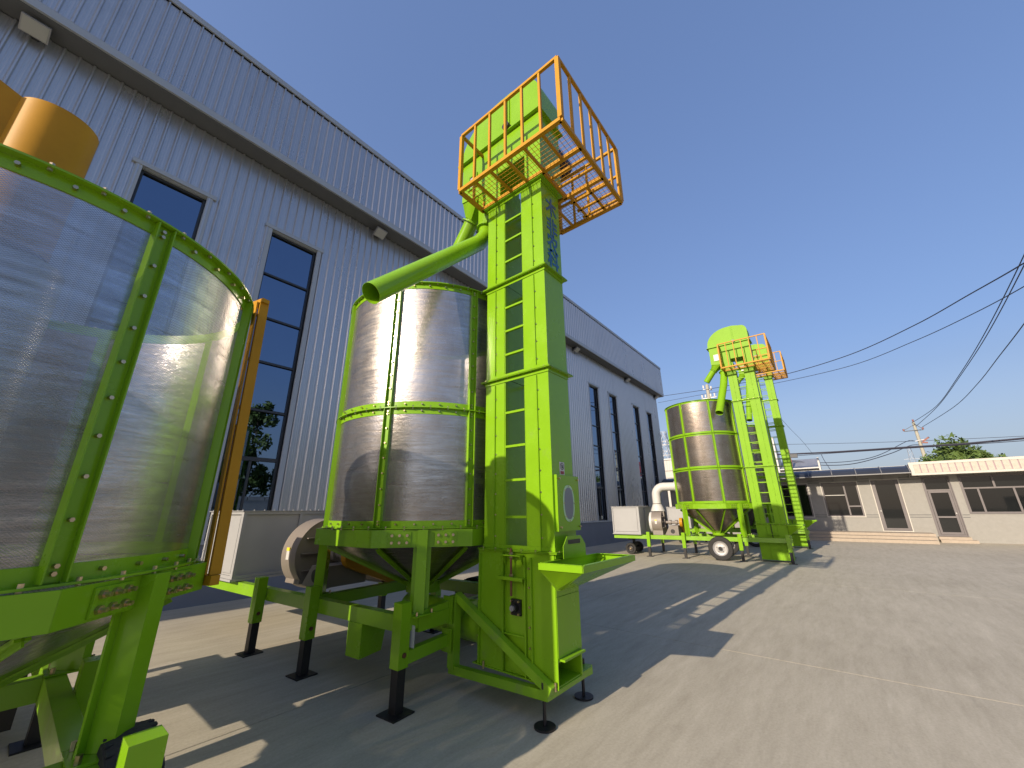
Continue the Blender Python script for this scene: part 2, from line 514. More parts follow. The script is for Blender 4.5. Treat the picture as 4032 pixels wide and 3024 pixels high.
# ================================================================== FACTORY HALL
YW, XE0, XE1 = 9.52, -12.3, 29.3
PITCH = 0.1945
factory = thing('factory_hall', 'long grey corrugated steel factory hall with tall blue windows and overhanging parapet band', 'building', (0, YW, 0))
def fl(o):      # build parts in world coordinates under the factory empty
    return o
FO = Vector((0, YW, 0))
def fb(mb, name, m, parent=factory, **k):
    vs = [(a, b - YW, c) for a, b, c in mb.v]; mb.v = vs
    return mb.build(name, m, parent, **k)
def corr(x0, x1, z0, z1, y, name, parent=factory):
    """profiled sheet facing -y; ribs at multiples of PITCH, small stiffening flutes between"""
    prof = []
    k0 = math.floor(x0 / PITCH) - 1; k1 = math.ceil(x1 / PITCH) + 1
    for k in range(k0, k1):
        xr = k * PITCH
        prof += [(xr - 0.036, 0), (xr - 0.010, -0.038), (xr + 0.012, -0.038), (xr + 0.026, 0),
                 (xr + 0.066, 0), (xr + 0.072, -0.003), (xr + 0.085, -0.003), (xr + 0.091, 0),
                 (xr + 0.110, 0), (xr + 0.116, -0.003), (xr + 0.129, -0.003), (xr + 0.135, 0)]
    pts = [(x, d) for x, d in prof if x0 < x < x1]
    def at(xq):
        for a, b in zip(prof, prof[1:]):
            if a[0] <= xq <= b[0]:
                t = (xq - a[0]) / max(1e-9, b[0] - a[0]); return a[1] + (b[1] - a[1]) * t
        return 0
    pts = [(x0, at(x0))] + pts + [(x1, at(x1))]
    mb = MB(); n = len(pts)
    mb.add([(x, y + d, z0) for x, d in pts] + [(x, y + d, z1) for x, d in pts], [(i, i + 1, n + i + 1, n + i) for i in range(n - 1)])
    o = fb(mb, name, SHEET, parent)
    return o
WINX = [(-5.95, -4.9), (-3.55, -2.5), (0.06, 1.13), (2.45, 3.55), (6.45, 7.5), (8.9, 9.95), (12.4, 13.45), (14.85, 15.9), (18.43, 19.48), (20.88, 21.88), (24.4, 25.4), (26.8, 27.78)]
ZS, ZT, ZPL = 9.82, 8.20, 1.07
# wall core (blocks between the window openings), plinth
core = MB()
px = XE0
for a, b in WINX:
    core.box(px, a, YW + 0.02, YW + 0.30, ZPL, ZS)
    core.box(a, b, YW + 0.02, YW + 0.30, ZT, ZS)
    px = b
core.box(px, XE1, YW + 0.02, YW + 0.30, ZPL, ZS)
fb(core, 'wall', TRIM)
fb(MB().box(XE0 - 0.02, XE1 + 0.02, YW - 0.03, YW + 0.3, 0, ZPL - 0.03), 'plinth', PLINTH)
fb(MB().box(XE0, XE1, YW - 0.06, YW + 0.02, ZPL - 0.03, ZPL + 0.035), 'base_flashing', TRIM)
fb(MB().box(XE0, XE1, YW + 0.301, 45, 0, 12.0), 'hall_body', SHEET)
STEPX = PITCH * 4
def runs(x0, x1):
    out = []; x = x0; k = math.ceil((x0 + 0.05) / STEPX)
    while k * STEPX < x1 - 0.05:
        xc = k * STEPX + 0.08
        if xc < x1 and xc > x: out.append((x, xc)); x = xc
        k += 1
    out.append((x, x1)); return out
px = XE0
for a, b in WINX + [(XE1, None)]:
    for r in runs(px, a if b else XE1):
        corr(r[0], r[1], ZPL + 0.03, ZS, YW, 'cladding_sheet')
    if b:
        for r in runs(a, b): corr(r[0], r[1], ZT + 0.10, ZS, YW, 'cladding_sheet')
        px = b
# parapet band
YP = 9.05; ZP0, ZP1 = 9.86, 12.18; XPE = XE1 + 0.35
for r in runs(XE0 - 0.3, XPE):
    corr(r[0], r[1], ZP0 + 0.17, ZP1 - 0.16, YP, 'parapet_sheet')
fb(MB().box(XE0 - 0.3, XPE, YP + 0.02, 9.52, ZP0 + 0.03, ZP1 - 0.02), 'parapet_core', DARK)
fb(MB().box(XE0 - 0.3, XPE + 0.02, YP - 0.035, YP + 0.018, ZP0, ZP0 + 0.17), 'drip_flashing', TRIM)
fb(MB().box(XE0 - 0.3, XPE + 0.02, YP + 0.02, YW + 0.02, ZP0 - 0.02, ZP0 + 0.028), 'soffit', SOFFIT)
fb(MB().box(XE0 - 0.3, XPE + 0.02, YP - 0.045, 9.55, ZP1 - 0.01, ZP1 + 0.03).box(XE0 - 0.3, XPE + 0.02, YP - 0.05, YP - 0.012, ZP1 - 0.12, ZP1 - 0.011), 'roof_cap', TRIM)
fb(MB().box(XPE - 0.0, XPE + 0.03, YP - 0.02, 9.52, ZP0 + 0.05, ZP1 - 0.02), 'end_flashing', TRIM)
# windows
def window(x0, x1):
    yg = YW + 0.12
    w = fb(MB().box(x0 - 0.10, x0, YW - 0.035, YW + 0.10, ZPL + 0.04, ZT + 0.02).box(x1, x1 + 0.10, YW - 0.035, YW + 0.10, ZPL + 0.04, ZT + 0.02)
           .box(x0 - 0.16, x1 + 0.16, YW - 0.05, YW + 0.10, ZT + 0.02, ZT + 0.115), 'window', TRIM)
    def sub(mb, name, m):
        mb.v = [(a, b - YW, c) for a, b, c in mb.v]
        return mb.build(name, m, w)
    fr = MB().box(x0 + 0.001, x0 + 0.045, yg - 0.04, yg + 0.05, ZPL + 0.04, ZT).box(x1 - 0.045, x1 - 0.001, yg - 0.04, yg + 0.05, ZPL + 0.04, ZT)
    fr.box(x0 + 0.046, x1 - 0.046, yg - 0.04, yg + 0.05, ZT - 0.05, ZT - 0.002).box(x0 + 0.046, x1 - 0.046, yg - 0.04, yg + 0.05, ZPL + 0.04, ZPL + 0.10)
    fr.box((x0 + x1) / 2 - 0.02, (x0 + x1) / 2 + 0.02, yg - 0.03, yg + 0.04, ZPL + 0.101, 2.659)
    sub(fr, 'frame', FRAMEM)
    zb = [ZPL + 0.1, 2.70, 3.76, 4.87, 5.95, 7.05, ZT - 0.05]
    for k in range(6):
        if k: sub(MB().box(x0 + 0.046, x1 - 0.046, yg - 0.045, yg + 0.04, zb[k] - (0.04 if k == 1 else 0.022), zb[k] + (0.04 if k == 1 else 0.022)), 'glazing_bar', FRAMEM)
        sub(MB().box(x0 + 0.046, x1 - 0.046, yg, yg + 0.012, zb[k] + 0.041 if k else zb[k], zb[k + 1] - 0.041), 'pane', GLASS_B)
    sub(MB().box(x0 + 0.001, x1 - 0.001, yg + 0.06, yg + 0.07, ZPL + 0.04, ZT), 'blind_backing', DARK)
for a, b in WINX: window(a, b)
# flood lights under the soffit
FL = [(-1.70, 'square flood light under the factory eave nearest the left photo edge', 0.9), (5.14, 'flood light under the eave above the middle dryer', -0.5),
      (16.93, 'flood light under the eave just right of the tall middle elevator', -0.3), (23.5, 'second flood light right of the middle elevator, under the far eave', -0.3),
      (28.8, 'last flood light at the far end of the factory eave', -0.3)]
for x, lab, tilt in FL:
    t = thing('flood_light', lab, 'lamp', (x, 9.36, 9.62), 0, 'flood lights under the eave')
    MB().box(-0.05, 0.05, 0.02, 0.16, 0.02, 0.22).build('bracket', FRAMEM, t)
    h = MB().box(-0.17, 0.17, -0.24, 0.04, -0.035, 0.03).build('housing', STEEL_G, t)
    h.rotation_euler = (-0.6, 0.0, 0.0)
    l = MB().box(-0.15, 0.15, -0.22, 0.02, -0.045, -0.036).build('lens', LAMP, t); l.rotation_euler = h.rotation_euler

# ================================================================== OFFICE
XO = 29.1
office = thing('office_building', 'low grey office row with dark curved awning, white fascia, doors and windows', 'building', (XO, 0, 0))
def ob(mb, name, m, parent=office, **k):
    mb.v = [(a - XO, b, c) for a, b, c in mb.v]
    return mb.build(name, m, parent, **k)
OPEN = [(-0.83, 0.82, 1.14, 3.02), (-2.50, -1.345, 0.43, 3.06), (-4.34, -3.33, 0.26, 3.08), (-12.0, -4.62, 1.30, 3.10), (1.39, 3.2, 1.11, 3.0), (4.2, 6.2, 1.11, 3.0)]
ops = sorted(OPEN)
w = MB(); py = -14
for a, b, z0, z1 in ops:
    w.box(XO, XO + 0.25, py, a, 0, 3.66)
    w.box(XO, XO + 0.25, a, b, 0, z0)
    w.box(XO, XO + 0.25, a, b, z1, 3.66)
    py = b
w.box(XO, XO + 0.25, py, 9.3, 0, 3.66)
ob(w, 'wall', OWALL)
ob(MB().box(XO + 0.251, XO + 6, -14, 9.3, 0, 3.60), 'office_body', OWALL)
ob(MB().box(XO - 0.03, XO + 6, -2.9, 9.3, 3.661, 3.70), 'roof_edge', FASC)
gr = MB()
for z in (1.14, 1.25, 3.0, 3.12):
    for a, b in ((-1.345, -0.85), (-3.3, -2.52), (-4.60, -4.36), (0.84, 1.37)):
        if z > 2.9 and a < -4.5: continue
        gr.box(XO - 0.004, XO + 0.002, a, b, z - 0.012, z + 0.012)
ob(gr, 'wall_groove', FRAMEM)
def frame_rect(y0, y1, z0, z1, t, d, m, name, parent=office, x=XO):
    mb = MB().box(x - d, x + 0.10, y0, y0 + t, z0, z1).box(x - d, x + 0.10, y1 - t, y1, z0, z1)
    mb.box(x - d, x + 0.10, y0 + t, y1 - t, z0, z0 + t).box(x - d, x + 0.10, y0 + t, y1 - t, z1 - t, z1)
    return ob(mb, name, m, parent)
def osub(mb, name, m, p): 
    mb.v = [(a - XO, b, c) for a, b, c in mb.v]
    return mb.build(name, m, p)
def owin(y0, y1, z0, z1, vbars, hbars=(), white=True, panes=None, name='window'):
    wn_ = frame_rect(y0, y1, z0, z1, 0.035, 0.03, FASC if white else DFRAME, name)
    fr = MB()
    fr.box(XO + 0.04, XO + 0.11, y0 + 0.036, y0 + 0.10, z0 + 0.036, z1 - 0.036).box(XO + 0.04, XO + 0.11, y1 - 0.10, y1 - 0.036, z0 + 0.036, z1 - 0.036)
    fr.box(XO + 0.04, XO + 0.11, y0 + 0.1, y1 - 0.1, z0 + 0.036, z0 + 0.09).box(XO + 0.04, XO + 0.11, y0 + 0.1, y1 - 0.1, z1 - 0.09, z1 - 0.036)
    for v, a, b in vbars: fr.box(XO + 0.03, XO + 0.12, v - 0.035, v + 0.035, a, b)
    for h, a, b in hbars: fr.box(XO + 0.035, XO + 0.115, a, b, h - 0.035, h + 0.035)
    osub(fr, 'frame', DFRAME, wn_)
    for (a, b, c, d) in (panes or [(y0 + 0.1, y1 - 0.1, z0 + 0.09, z1 - 0.09)]):
        osub(MB().box(XO + 0.075, XO + 0.085, a, b, c, d), 'pane', GLASS_O, wn_)
    osub(MB().box(XO + 0.20, XO + 0.21, y0 + 0.04, y1 - 0.04, z0 + 0.04, z1 - 0.04), 'backing', DARK, wn_)
    return wn_
owin(-0.83, 0.82, 1.14, 3.02, [(-0.21, 1.23, 2.93)], [(1.70, -0.73, -0.246)], True, [(-0.175, 0.72, 1.23, 2.93), (-0.73, -0.245, 1.735, 2.93), (-0.73, -0.245, 1.23, 1.665)])
osub(MB().box(XO + 0.05, XO + 0.06, -0.17, 0.70, 2.28, 2.31), 'white_sill_line', WHITEP, office)
d1 = owin(-2.50, -1.345, 0.43, 3.06, [], [], True, [(-2.40, -1.445, 0.52, 2.97)], 'door')
osub(MB().box(XO + 0.02, XO + 0.07, -1.53, -1.445, 0.521, 2.969).box(XO + 0.02, XO + 0.07, -2.40, -2.33, 0.521, 2.969).box(XO + 0.02, XO + 0.07, -2.33, -1.53, 0.521, 0.60), 'leaf_frame', DFRAME, d1)
osub(MB().box(XO - 0.02, XO + 0.02, -1.50, -1.46, 1.42, 1.47), 'handle', WHITEP, d1)
d2 = owin(-4.34, -3.33, 0.26, 3.08, [], [(2.43, -4.24, -3.43)], False, [(-4.24, -3.43, 0.35, 2.395), (-4.24, -3.43, 2.465, 2.99)], 'door')
osub(MB().box(XO + 0.02, XO + 0.07, -3.52, -3.44, 0.351, 2.39).box(XO + 0.02, XO + 0.07, -4.23, -4.14, 0.351, 2.39).box(XO + 0.02, XO + 0.07, -4.14, -3.52, 1.11, 1.19).box(XO + 0.02, XO + 0.07, -4.14, -3.52, 2.30, 2.39).box(XO + 0.02, XO + 0.07, -4.14, -3.52, .351, .45), 'leaf_frame', DFRAME, d2)
osub(MB().box(XO - 0.02, XO + 0.02, -4.20, -4.16, 1.30, 1.35), 'handle', WHITEP, d2)
wv = [(-5.73, 2.50, 3.01), (-5.165, 1.39, 2.46), (-6.28, 1.39, 2.46), (-7.4, 1.39, 3.01), (-8.5, 1.39, 2.46), (-9.6, 1.39, 2.46)]
ow = owin(-12.0, -4.62, 1.30, 3.10, wv, [(2.48, -11.9, -4.72)], False,
     [(-5.13, -4.72, 1.39, 2.44), (-6.24, -5.2, 1.39, 2.44), (-7.36, -6.32, 1.39, 2.44), (-11.9, -7.44, 1.39, 2.44), (-5.69, -4.72, 2.52, 3.01), (-7.36, -5.77, 2.52, 3.01), (-11.9, -7.44, 2.52, 3.01)])
owin(1.39, 3.2, 1.11, 3.0, [(2.3, 1.2, 2.9)])
owin(4.2, 6.2, 1.11, 3.0, [(5.2, 1.2, 2.9)])
# curved awning
aw = MB(); aprof = [(XO, 3.69), (XO - 0.35, 3.66), (XO - 0.65, 3.57), (XO - 0.88, 3.44), (XO - 1.0, 3.30)]
y0_, y1_ = -2.98, 10.3
n = len(aprof)
vs = [(x, y0_, z) for x, z in aprof] + [(x, y1_, z) for x, z in aprof] + [(x, y0_, z - 0.02) for x, z in aprof] + [(x, y1_, z - 0.02) for x, z in aprof]
fs = []
for i in range(n - 1):
    fs += [(i, i + 1, n + i + 1, n + i), (2 * n + i, 3 * n + i, 3 * n + i + 1, 2 * n + i + 1)]
fs += [(0, n, 3 * n, 2 * n), (n - 1, 3 * n - 1, 4 * n - 1, 2 * n - 1)]
aw.add(vs, fs)
ob(aw, 'awning_sheet', AWN)
for y in (-2.93, -1.87, -0.86, 0.16, 1.2, 2.2, 3.2, 4.2, 5.2, 6.2, 7.2, 8.2):
    rb = MB()
    pp = [(x - 0.01, y, z + 0.015) for x, z in aprof]
    for a, b in zip(pp, pp[1:]): rb.bar(a, b, 0.05, 0.03, (0, 1, 0))
    rb.bar((XO, y, 3.05), (XO - 0.9, y, 3.36), 0.03, 0.04)
    ob(rb, 'awning_rib', AWNF)
ob(MB().box(XO - 1.02, XO - 0.985, y0_, y1_, 3.25, 3.30), 'gutter_bar', AWNF)
# white fascia on the right part
XF = XO - 0.75
ob(MB().box(XF + 0.03, XO + 0.05, -14, -2.99, 3.20, 3.72), 'fascia_box', FASC)
ob(MB().box(XF - 0.02, XF + 0.028, -14, -2.97, 3.66, 3.78).box(XF - 0.02, XF + 0.028, -14, -2.97, 3.14, 3.24).box(XF - 0.02, XF + 0.028, -3.13, -2.97, 3.241, 3.659), 'fascia_rail', FASC)
ob(MB().box(XF + 0.015, XF + 0.029, -14, -3.131, 3.241, 3.659), 'fascia_joint_strip', FASJ)
y = -3.14
bd = MB().box(0, 0.02, -0.20, 0, 3.245, 3.655).build('fascia_board', FASB, office); bd.location = (XF - 0.008 - XO, y, 0)
while y > -9.5:
    y -= 0.245
    inst(bd, office, (XF - 0.008 - XO, y, 0))
# steps
for k, (xa, z) in enumerate(((27.1, 0.14), (27.4, 0.28), (27.7, 0.42))):
    for (ya, yb) in ((-3.05 - 0.0 + k * -0.02, -0.6), (-0.595, 2.0), (2.005, 5.0)):
        ob(MB().box(xa, XO - 0.002 if k == 2 else xa + 0.34, ya, yb, z - 0.125 if k else 0.0, z), 'step', STEP)
    ob(MB().box(xa + 0.025, XO - 0.01, -3.03, 5.0, max(0.0, z - 0.16), z - 0.126) if k else MB().box(27.2, 27.3, -3, 5, 0, 0.1), 'riser', OWALL)
ob(MB().box(28.45, XO - 0.002, -4.50, -3.28, 0, 0.13), 'step', STEP)
ob(MB().box(28.75, XO - 0.002, -4.36, -3.28, 0.131, 0.25), 'step', STEP)

# ================================================================== BUCKET ELEVATOR
RIDX = 0
def elevator(x0, yr, zs, zp, rungs, boot_z, label, spouts, frame=False, letters=False, group='bucket elevators of the grain dryers', lowdoor=True):
    """x0 = plane of the ladder face, yr = right (outer) edge, zs = joint bands, zp = platform height"""
    t = thing('bucket_elevator', label, 'grain elevator', (x0, yr, 0), 0, group)
    D = 0.375
    W1, W2, W3, W4 = 0.0, 0.297, 0.576, 0.848
    PAINT = GREEN_FAR if x0 > 10 else GREEN
    def L(mb, name, m=PAINT, par=t, **k): return mb.build(name, m, par, **k)
    zb = [boot_z] + zs + [zp]
    # casings section by section
    for (a, b) in ((W1, W2), (W3, W4)):
        for z0, z1 in zip(zb, zb[1:]):
            L(MB().box(0, D, a, b, z0 + 0.004, z1 - 0.004), 'casing')
            ym = (a + b) / 2
            o = MB().box(-0.016, -0.001, ym - 0.012, ym - 0.006, z0 + 0.06, z1 - 0.06)
            bl = MB()
            n_ = int((z1 - z0 - 0.2) / 0.2)
            for k in range(n_ + 1):
                zz = z0 + 0.12 + k * 0.2
                if zz < z1 - 0.08:
                    bl.bolt((-0.001, ym - 0.012, zz), (-0.6, -1, 0), 0.007, 0.014)
            s = L(o, 'seam_flange')
            if bl.v: bl.build('bolt_row', ZINC, s, stuff=True)
    # ladder stiles and rungs
    for ys_ in (W2 + 0.006, W3 - 0.006):
        L(MB().box(0.004, 0.05, ys_ - 0.005, ys_ + 0.005, zb[0] + 0.02, zp - 0.05), 'ladder_stile')
    for z in rungs:
        L(MB().box(0.002, 0.03, W2 + 0.012, W3 - 0.012, z - 0.018, z + 0.006), 'rung')
        if x0 > 10: L(MB().box(D - 0.03, D - 0.002, W2 + 0.012, W3 - 0.012, z - 0.012, z + 0.006), 'rung')
    # joint bands (angle pairs all round)
    for z in zs + [zp - 0.03]:
        mb = MB()
        for dz, lip in ((0.004, 1), (-0.004, -1)):
            za, zc = (z + 0.002, z + 0.008) if lip > 0 else (z - 0.008, z - 0.002)
            mb.box(-0.045, D + 0.045, W1 - 0.045, W1 - 0.002, za, zc).box(-0.045, -0.002, W1 - 0.002, W4 + 0.045, za, zc)
            mb.box(D + 0.002, D + 0.045, W1 - 0.002, W4 + 0.045, za, zc).box(-0.002, D + 0.002, W4 + 0.002, W4 + 0.045, za, zc)
            v0, v1 = (z + 0.009, z + 0.046) if lip > 0 else (z - 0.046, z - 0.009)
            mb.box(-0.008, -0.002, W1 - 0.008, W4 + 0.008, v0, v1).box(0, D, W1 - 0.008, W1 - 0.002, v0, v1)
        b_ = L(mb, 'joint_band')
        bl = MB()
        for k in range(6): bl.bolt((-0.03, 0.03 + k * 0.16, z - 0.012), (0, 0, 1), 0.008, 0.03)
        for k in range(3): bl.bolt((0.03 + k * 0.15, -0.028, z - 0.012), (0, 0, 1), 0.008, 0.03)
        bl.build('bolt_row', ZINC, b_, stuff=True)
    # ---- platform: front, side and back strips round the tower
    PX0, PX1, PY0, PY1 = -0.45, 1.03, -0.575, 0.93
    pl = thing_part('platform', t)
    S = 0.045
    fr = MB()
    def rail(p, q): fr.bar(p, q, S, S)
    rail((PX0, PY0, zp), (PX0, PY1, zp)); rail((PX0, PY0, zp), (PX1, PY0, zp)); rail((PX1, PY0, zp), (PX1, 0.36, zp))
    rail((PX0, PY1, zp), (0.0, PY1, zp)); rail((-0.03, PY0, zp), (-0.03, PY1, zp)); rail((0.5, PY0, zp), (0.5, 0.36, zp))
    rail((PX1, 0.36, zp), (0.45, 0.36, zp)); rail((-0.03, -0.05, zp), (0.5, -0.05, zp))
    yv = PY0 + 0.25
    while yv < PY1 - 0.1:
        fr.bar((PX0, yv, zp), (-0.03, yv, zp), 0.03, 0.03); yv += 0.25
    for xv in (0.12, 0.3, 0.62, 0.8, 0.95): fr.bar((xv, PY0, zp), (xv, -0.05, zp), 0.03, 0.03)
    for yy in (-0.35, -0.1, 0.15): fr.bar((0.5, yy, zp), (PX1, yy, zp), 0.03, 0.03)
    fr.build('floor_frame', ORANGE, pl)
    ms = MB()
    def mesh(xa, xb, ya, yb):
        x = xa
        while x < xb: ms.box(x - 0.002, x + 0.002, ya, yb, zp + 0.018, zp + 0.022); x += 0.05
        y = ya
        while y < yb: ms.box(xa, xb, y - 0.002, y + 0.002, zp + 0.0221, zp + 0.026); y += 0.05
    mesh(PX0, -0.03, PY0, PY1); mesh(-0.03, PX1, PY0, -0.05); mesh(0.5, PX1, -0.05, 0.36)
    ms.build('wire_grating', ORANGE, pl, stuff=True)
    zt = zp + 0.93
    def post(x, y, s=0.028, z1=zt):
        MB().box(x - s / 2, x + s / 2, y - s / 2, y + s / 2, zp + 0.023, z1 - 0.018).build('railing_post', ORANGE, pl)
    for y in (PY0, PY0 + 0.03): pass
    post(PX0, PY0, 0.05); post(PX0, PY1, 0.045); post(PX1, PY0, 0.05); post(PX1, 0.36, 0.045)
    for k in range(1, 6): post(PX0, PY0 + (PY1 - PY0) * k / 6)
    for k in range(1, 6): post(PX0 + (PX1 - PX0) * k / 6, PY0)
    post(PX1, -0.11); post(PX1, 0.12)
    post(-0.2, PY1); post(-0.0, PY1)
    rl = MB()
    for p, q in (((PX0, PY0), (PX0, PY1)), ((PX0, PY0), (PX1, PY0)), ((PX1, PY0), (PX1, 0.36)), ((PX0, PY1), (0.0, PY1))):
        rl.bar((*p, zt), (*q, zt), 0.035, 0.035)
    for p, q in (((PX1, PY0), (PX1, 0.36)),):
        rl.bar((*p, zp + 0.45), (*q, zp + 0.45), 0.03, 0.03)
    rl.build('top_rail', ORANGE, pl)
    # ---- head housing
    H0 = zp - 0.02; zf = zp + 1.0
    hx0, hx1 = -0.05, D + 0.03
    def face(pts, name, m=PAINT, xa=hx0, xb=hx1, par=t, **k): return L(MB().prism([(xa, p[0], p[1]) for p in pts], (xb - xa, 0, 0)), name, m, par, **k)
    face([(-0.04, H0), (0.20, H0), (0.20, zf - 0.01), (-0.04, zf - 0.01)], 'head_leg')
    face([(0.201, zp + 0.42), (0.64, zp + 0.42), (0.64, zf - 0.01), (0.201, zf - 0.01)], 'head_center')
    face([(0.641, zp + 0.28), (1.00, zp + 0.28), (1.32, zp + 0.33), (1.32, zf - 0.01), (0.641, zf - 0.01)], 'discharge_box')
    face([(0.60, H0), (0.86, H0), (0.86, zp + 0.279), (0.60, zp + 0.279)], 'head_leg', xb=hx1 - 0.02)
    # hood
    pts = [(-0.05, zf + 0.012)]
    for k in range(0, 7): a = pi * k / 12; pts.append((-0.05 + 0.20 * (1 - cos(a)), zf + 0.42 + 0.22 * sin(a)))
    pts.append((0.40, zf + 0.70))
    for k in range(0, 11): a = pi / 2 * k / 10; pts.append((0.60 + 0.74 * sin(a), zf + 0.08 + 0.62 * cos(a)))
    pts.append((1.34, zf + 0.012))
    hd = L(MB().prism([(hx0 - 0.01, p[0], p[1]) for p in pts], (hx1 - hx0 + 0.02, 0, 0)), 'head_hood', PAINT, t)
    L(MB().box(hx0 - 0.05, hx1 + 0.05, -0.09, 1.39, zf - 0.008, zf + 0.010), 'hood_flange')
    L(MB().box(hx0 - 0.03, hx0 - 0.011, 0.42, 0.44, zf + 0.03, zf + 0.655).box(hx0 - 0.03, hx0 - 0.011, 0.46, 0.48, zf + 0.03, zf + 0.655), 'hood_seam', PAINT, hd)
    MB().cyl((hx0 - 0.08, 0.45, zf + 0.06), (hx0 - 0.012, 0.45, zf + 0.06), 0.055, 16).build('shaft_bearing', BLACK, hd, smooth=True)
    L(MB().box(hx0 - 0.02, hx0 - 0.001, 1.02, 1.05, zp + 0.45, zp + 0.7).box(hx0 - 0.02, hx0 - 0.001, 1.16, 1.19, zp + 0.45, zp + 0.7).box(hx0 - 0.02, hx0 - 0.001, 1.051, 1.159, zp + 0.67, zp + 0.7).box(hx0 - 0.02, hx0 - 0.001, 1.051, 1.159, zp + 0.45, zp + 0.48), 'sight_frame', WHITEP if x0 > 10 else GREEN)
    L(MB().box(hx0 - 0.008, hx0 - 0.001, 1.052, 1.158, zp + 0.481, zp + 0.669), 'sight_glass', STEEL_G)
    # motor and gearbox behind
    L(MB().cyl((hx1 + 0.01, 0.1, zf - 0.2), (hx1 + 0.4, 0.1, zf - 0.2), 0.12, 16), 'drive_motor', BLACK, t, smooth=True)
    # ---- discharge hopper and spouts
    zc = H0
    def hopper(y0, y1, z0, z1, yc, zl, rr, tilt):
        hp = MB(); n_ = 24; top = []; bot = []
        cxh = (hx0 + hx1) / 2
        for k in range(n_):
            a = 2 * pi * k / n_ + pi / 4
            m_ = max(abs(cos(a)), abs(sin(a)))
            sx, sy = cos(a) / m_, sin(a) / m_
            top.append((cxh + sx * ((hx1 - hx0) / 2 - 0.01), (y0 + y1) / 2 + sy * (y1 - y0) / 2, z0 + (z1 - z0) * (0.5 + 0.5 * sy)))
            bot.append((cxh - 0.02 + rr * cos(a), yc + rr * sin(a) * cos(tilt), zl + rr * sin(a) * sin(tilt)))
        hp.add(top + bot, [(k, (k + 1) % n_, n_ + (k + 1) % n_, n_ + k) for k in range(n_)])
        return L(hp, 'discharge_hopper', PAINT, t, smooth=True)
    pr_ = spouts[0][2]
    hopper(0.875, 0.999, zp + 0.279, zp + 0.279, spouts[0][1][0][1], spouts[0][1][0][2], pr_ + 0.01, 0.0) if False else None
    hopper(0.66, 1.00, zp + 0.279, zp + 0.279, spouts[0][1][0][1], spouts[0][1][0][2], pr_ + 0.01, 0.0)
    hopper(1.005, 1.315, zp + 0.281, zp + 0.329, spouts[1][1][0][1], spouts[1][1][0][2], pr_ + 0.005, 0.7)
    def pipe(name, pts, r, lab=None):
        p = [Vector(q) for q in pts]
        mb = MB(); mb.tube(p, r, 32, False); 
        # inner wall so the open end has thickness
        q2 = list(p); mb.tube(q2, r - 0.004, 32, False)
        n_ = 32; k = len(p)
        o0 = 0; o1 = k * n_
        e = (k - 1) * n_
        mb.f += [(o0 + e + i, o0 + e + (i + 1) % n_, o1 + e + (i + 1) % n_, o1 + e + i) for i in range(n_)]
        o = mb.build(name, PAINT, t, smooth=True)
        d = (p[1] - p[0]).normalized()
        MB().cyl(p[0] + d * 0.02, p[0] + d * 0.035, r + 0.035, 24).build('pipe_collar', PAINT, o)
        return o
    for nm, pts, r in spouts: pipe(nm, pts, r)
    # ---- boot
    zz = boot_z - 0.01
    if frame:
        zb0 = 0.25
        L(MB().box(-0.02, D - 0.01, 0.0, 0.30, zb0 + 0.18, zz).box(-0.02, D - 0.01, 0.581, 0.90, zb0, zz).box(0.0, D - 0.01, 0.301, 0.58, zb0, zz), 'boot_casing')
        L(MB().box(-0.02, -0.012, 0.0, 0.0 + 0.30, zb0, zb0 + 0.18).box(0.0 + D - 0.03, D - 0.01, 0.0, 0.3, zb0, zb0 + 0.18).box(-0.012, D - 0.03, 0.29, 0.30, zb0, zb0 + 0.18).box(-0.02, D - 0.01, 0, 0.29, zb0 - 0.008, zb0), 'cleanout_chute')
        L(MB().prism([(-0.012, 0.0, zb0 + 0.18), (-0.012, 0.02, zb0 + 0.18), (-0.012, 0.27, zb0 + 0.02), (-0.012, 0.25, zb0 + 0.02)], (D - 0.02, 0, 0)), 'chute_plate')
        L(MB().box(0.01, D - 0.03, -0.05, 0.0, zb0 + 0.185, zb0 + 0.20), 'chute_lip')
        L(MB().box(-0.015, D - 0.015, -0.006, -0.001, zb0 + 0.21, 0.90), 'cover_plate')
        L(MB().box(-0.015, D - 0.015, -0.006, -0.001, 0.905, zz - 0.15), 'cover_plate')
        for (ya, yb) in ((0.235, 0.247), (0.305, 0.317), (0.566, 0.578), (0.86, 0.872)):
            L(MB().box(-0.045, -0.021, ya, yb, zb0 + 0.02, zz - 0.04), 'stiffener')
        L(MB().box(-0.03, -0.001, 0.318, 0.565, 0.55, 0.562), 'stiffener')
        bl = MB()
        for k in range(6): bl.bolt((-0.021, 0.272, 0.33 + k * 0.155), (-1, 0, 0), 0.009, 0.012); bl.bolt((-0.021, 0.885, 0.33 + k * 0.155), (-1, 0, 0), 0.008, 0.01)
        bl.build('bolt_row', ZINC, t, stuff=True)
        # bearing
        bz = 0.775; byy = 0.43
        be = L(MB().box(-0.022, -0.001, byy - 0.055, byy + 0.055, bz - 0.065, bz + 0.065), 'flange_bearing', BLACK)
        MB().cyl((-0.065, byy, bz), (-0.0225, byy, bz), 0.036, 20).build('bearing_cap', BLACK, be, smooth=True)
        MB().cyl((-0.085, byy, bz), (-0.066, byy, bz), 0.022, 16).build('shaft_end', STEEL_G, be, smooth=True)
        for sy in (-0.042, 0.042):
            for szz in (-0.05, 0.05): MB().bolt((-0.0225, byy + sy, bz + szz), (-1, 0, 0), 0.009, 0.02).build('bolt', ZINC, be)
        # tension screw
        sy_ = 0.45
        sw = L(MB().cyl((-0.06, sy_, 0.87), (-0.06, sy_, 1.27), 0.011, 10), 'tension_screw', RUST, t, smooth=True)
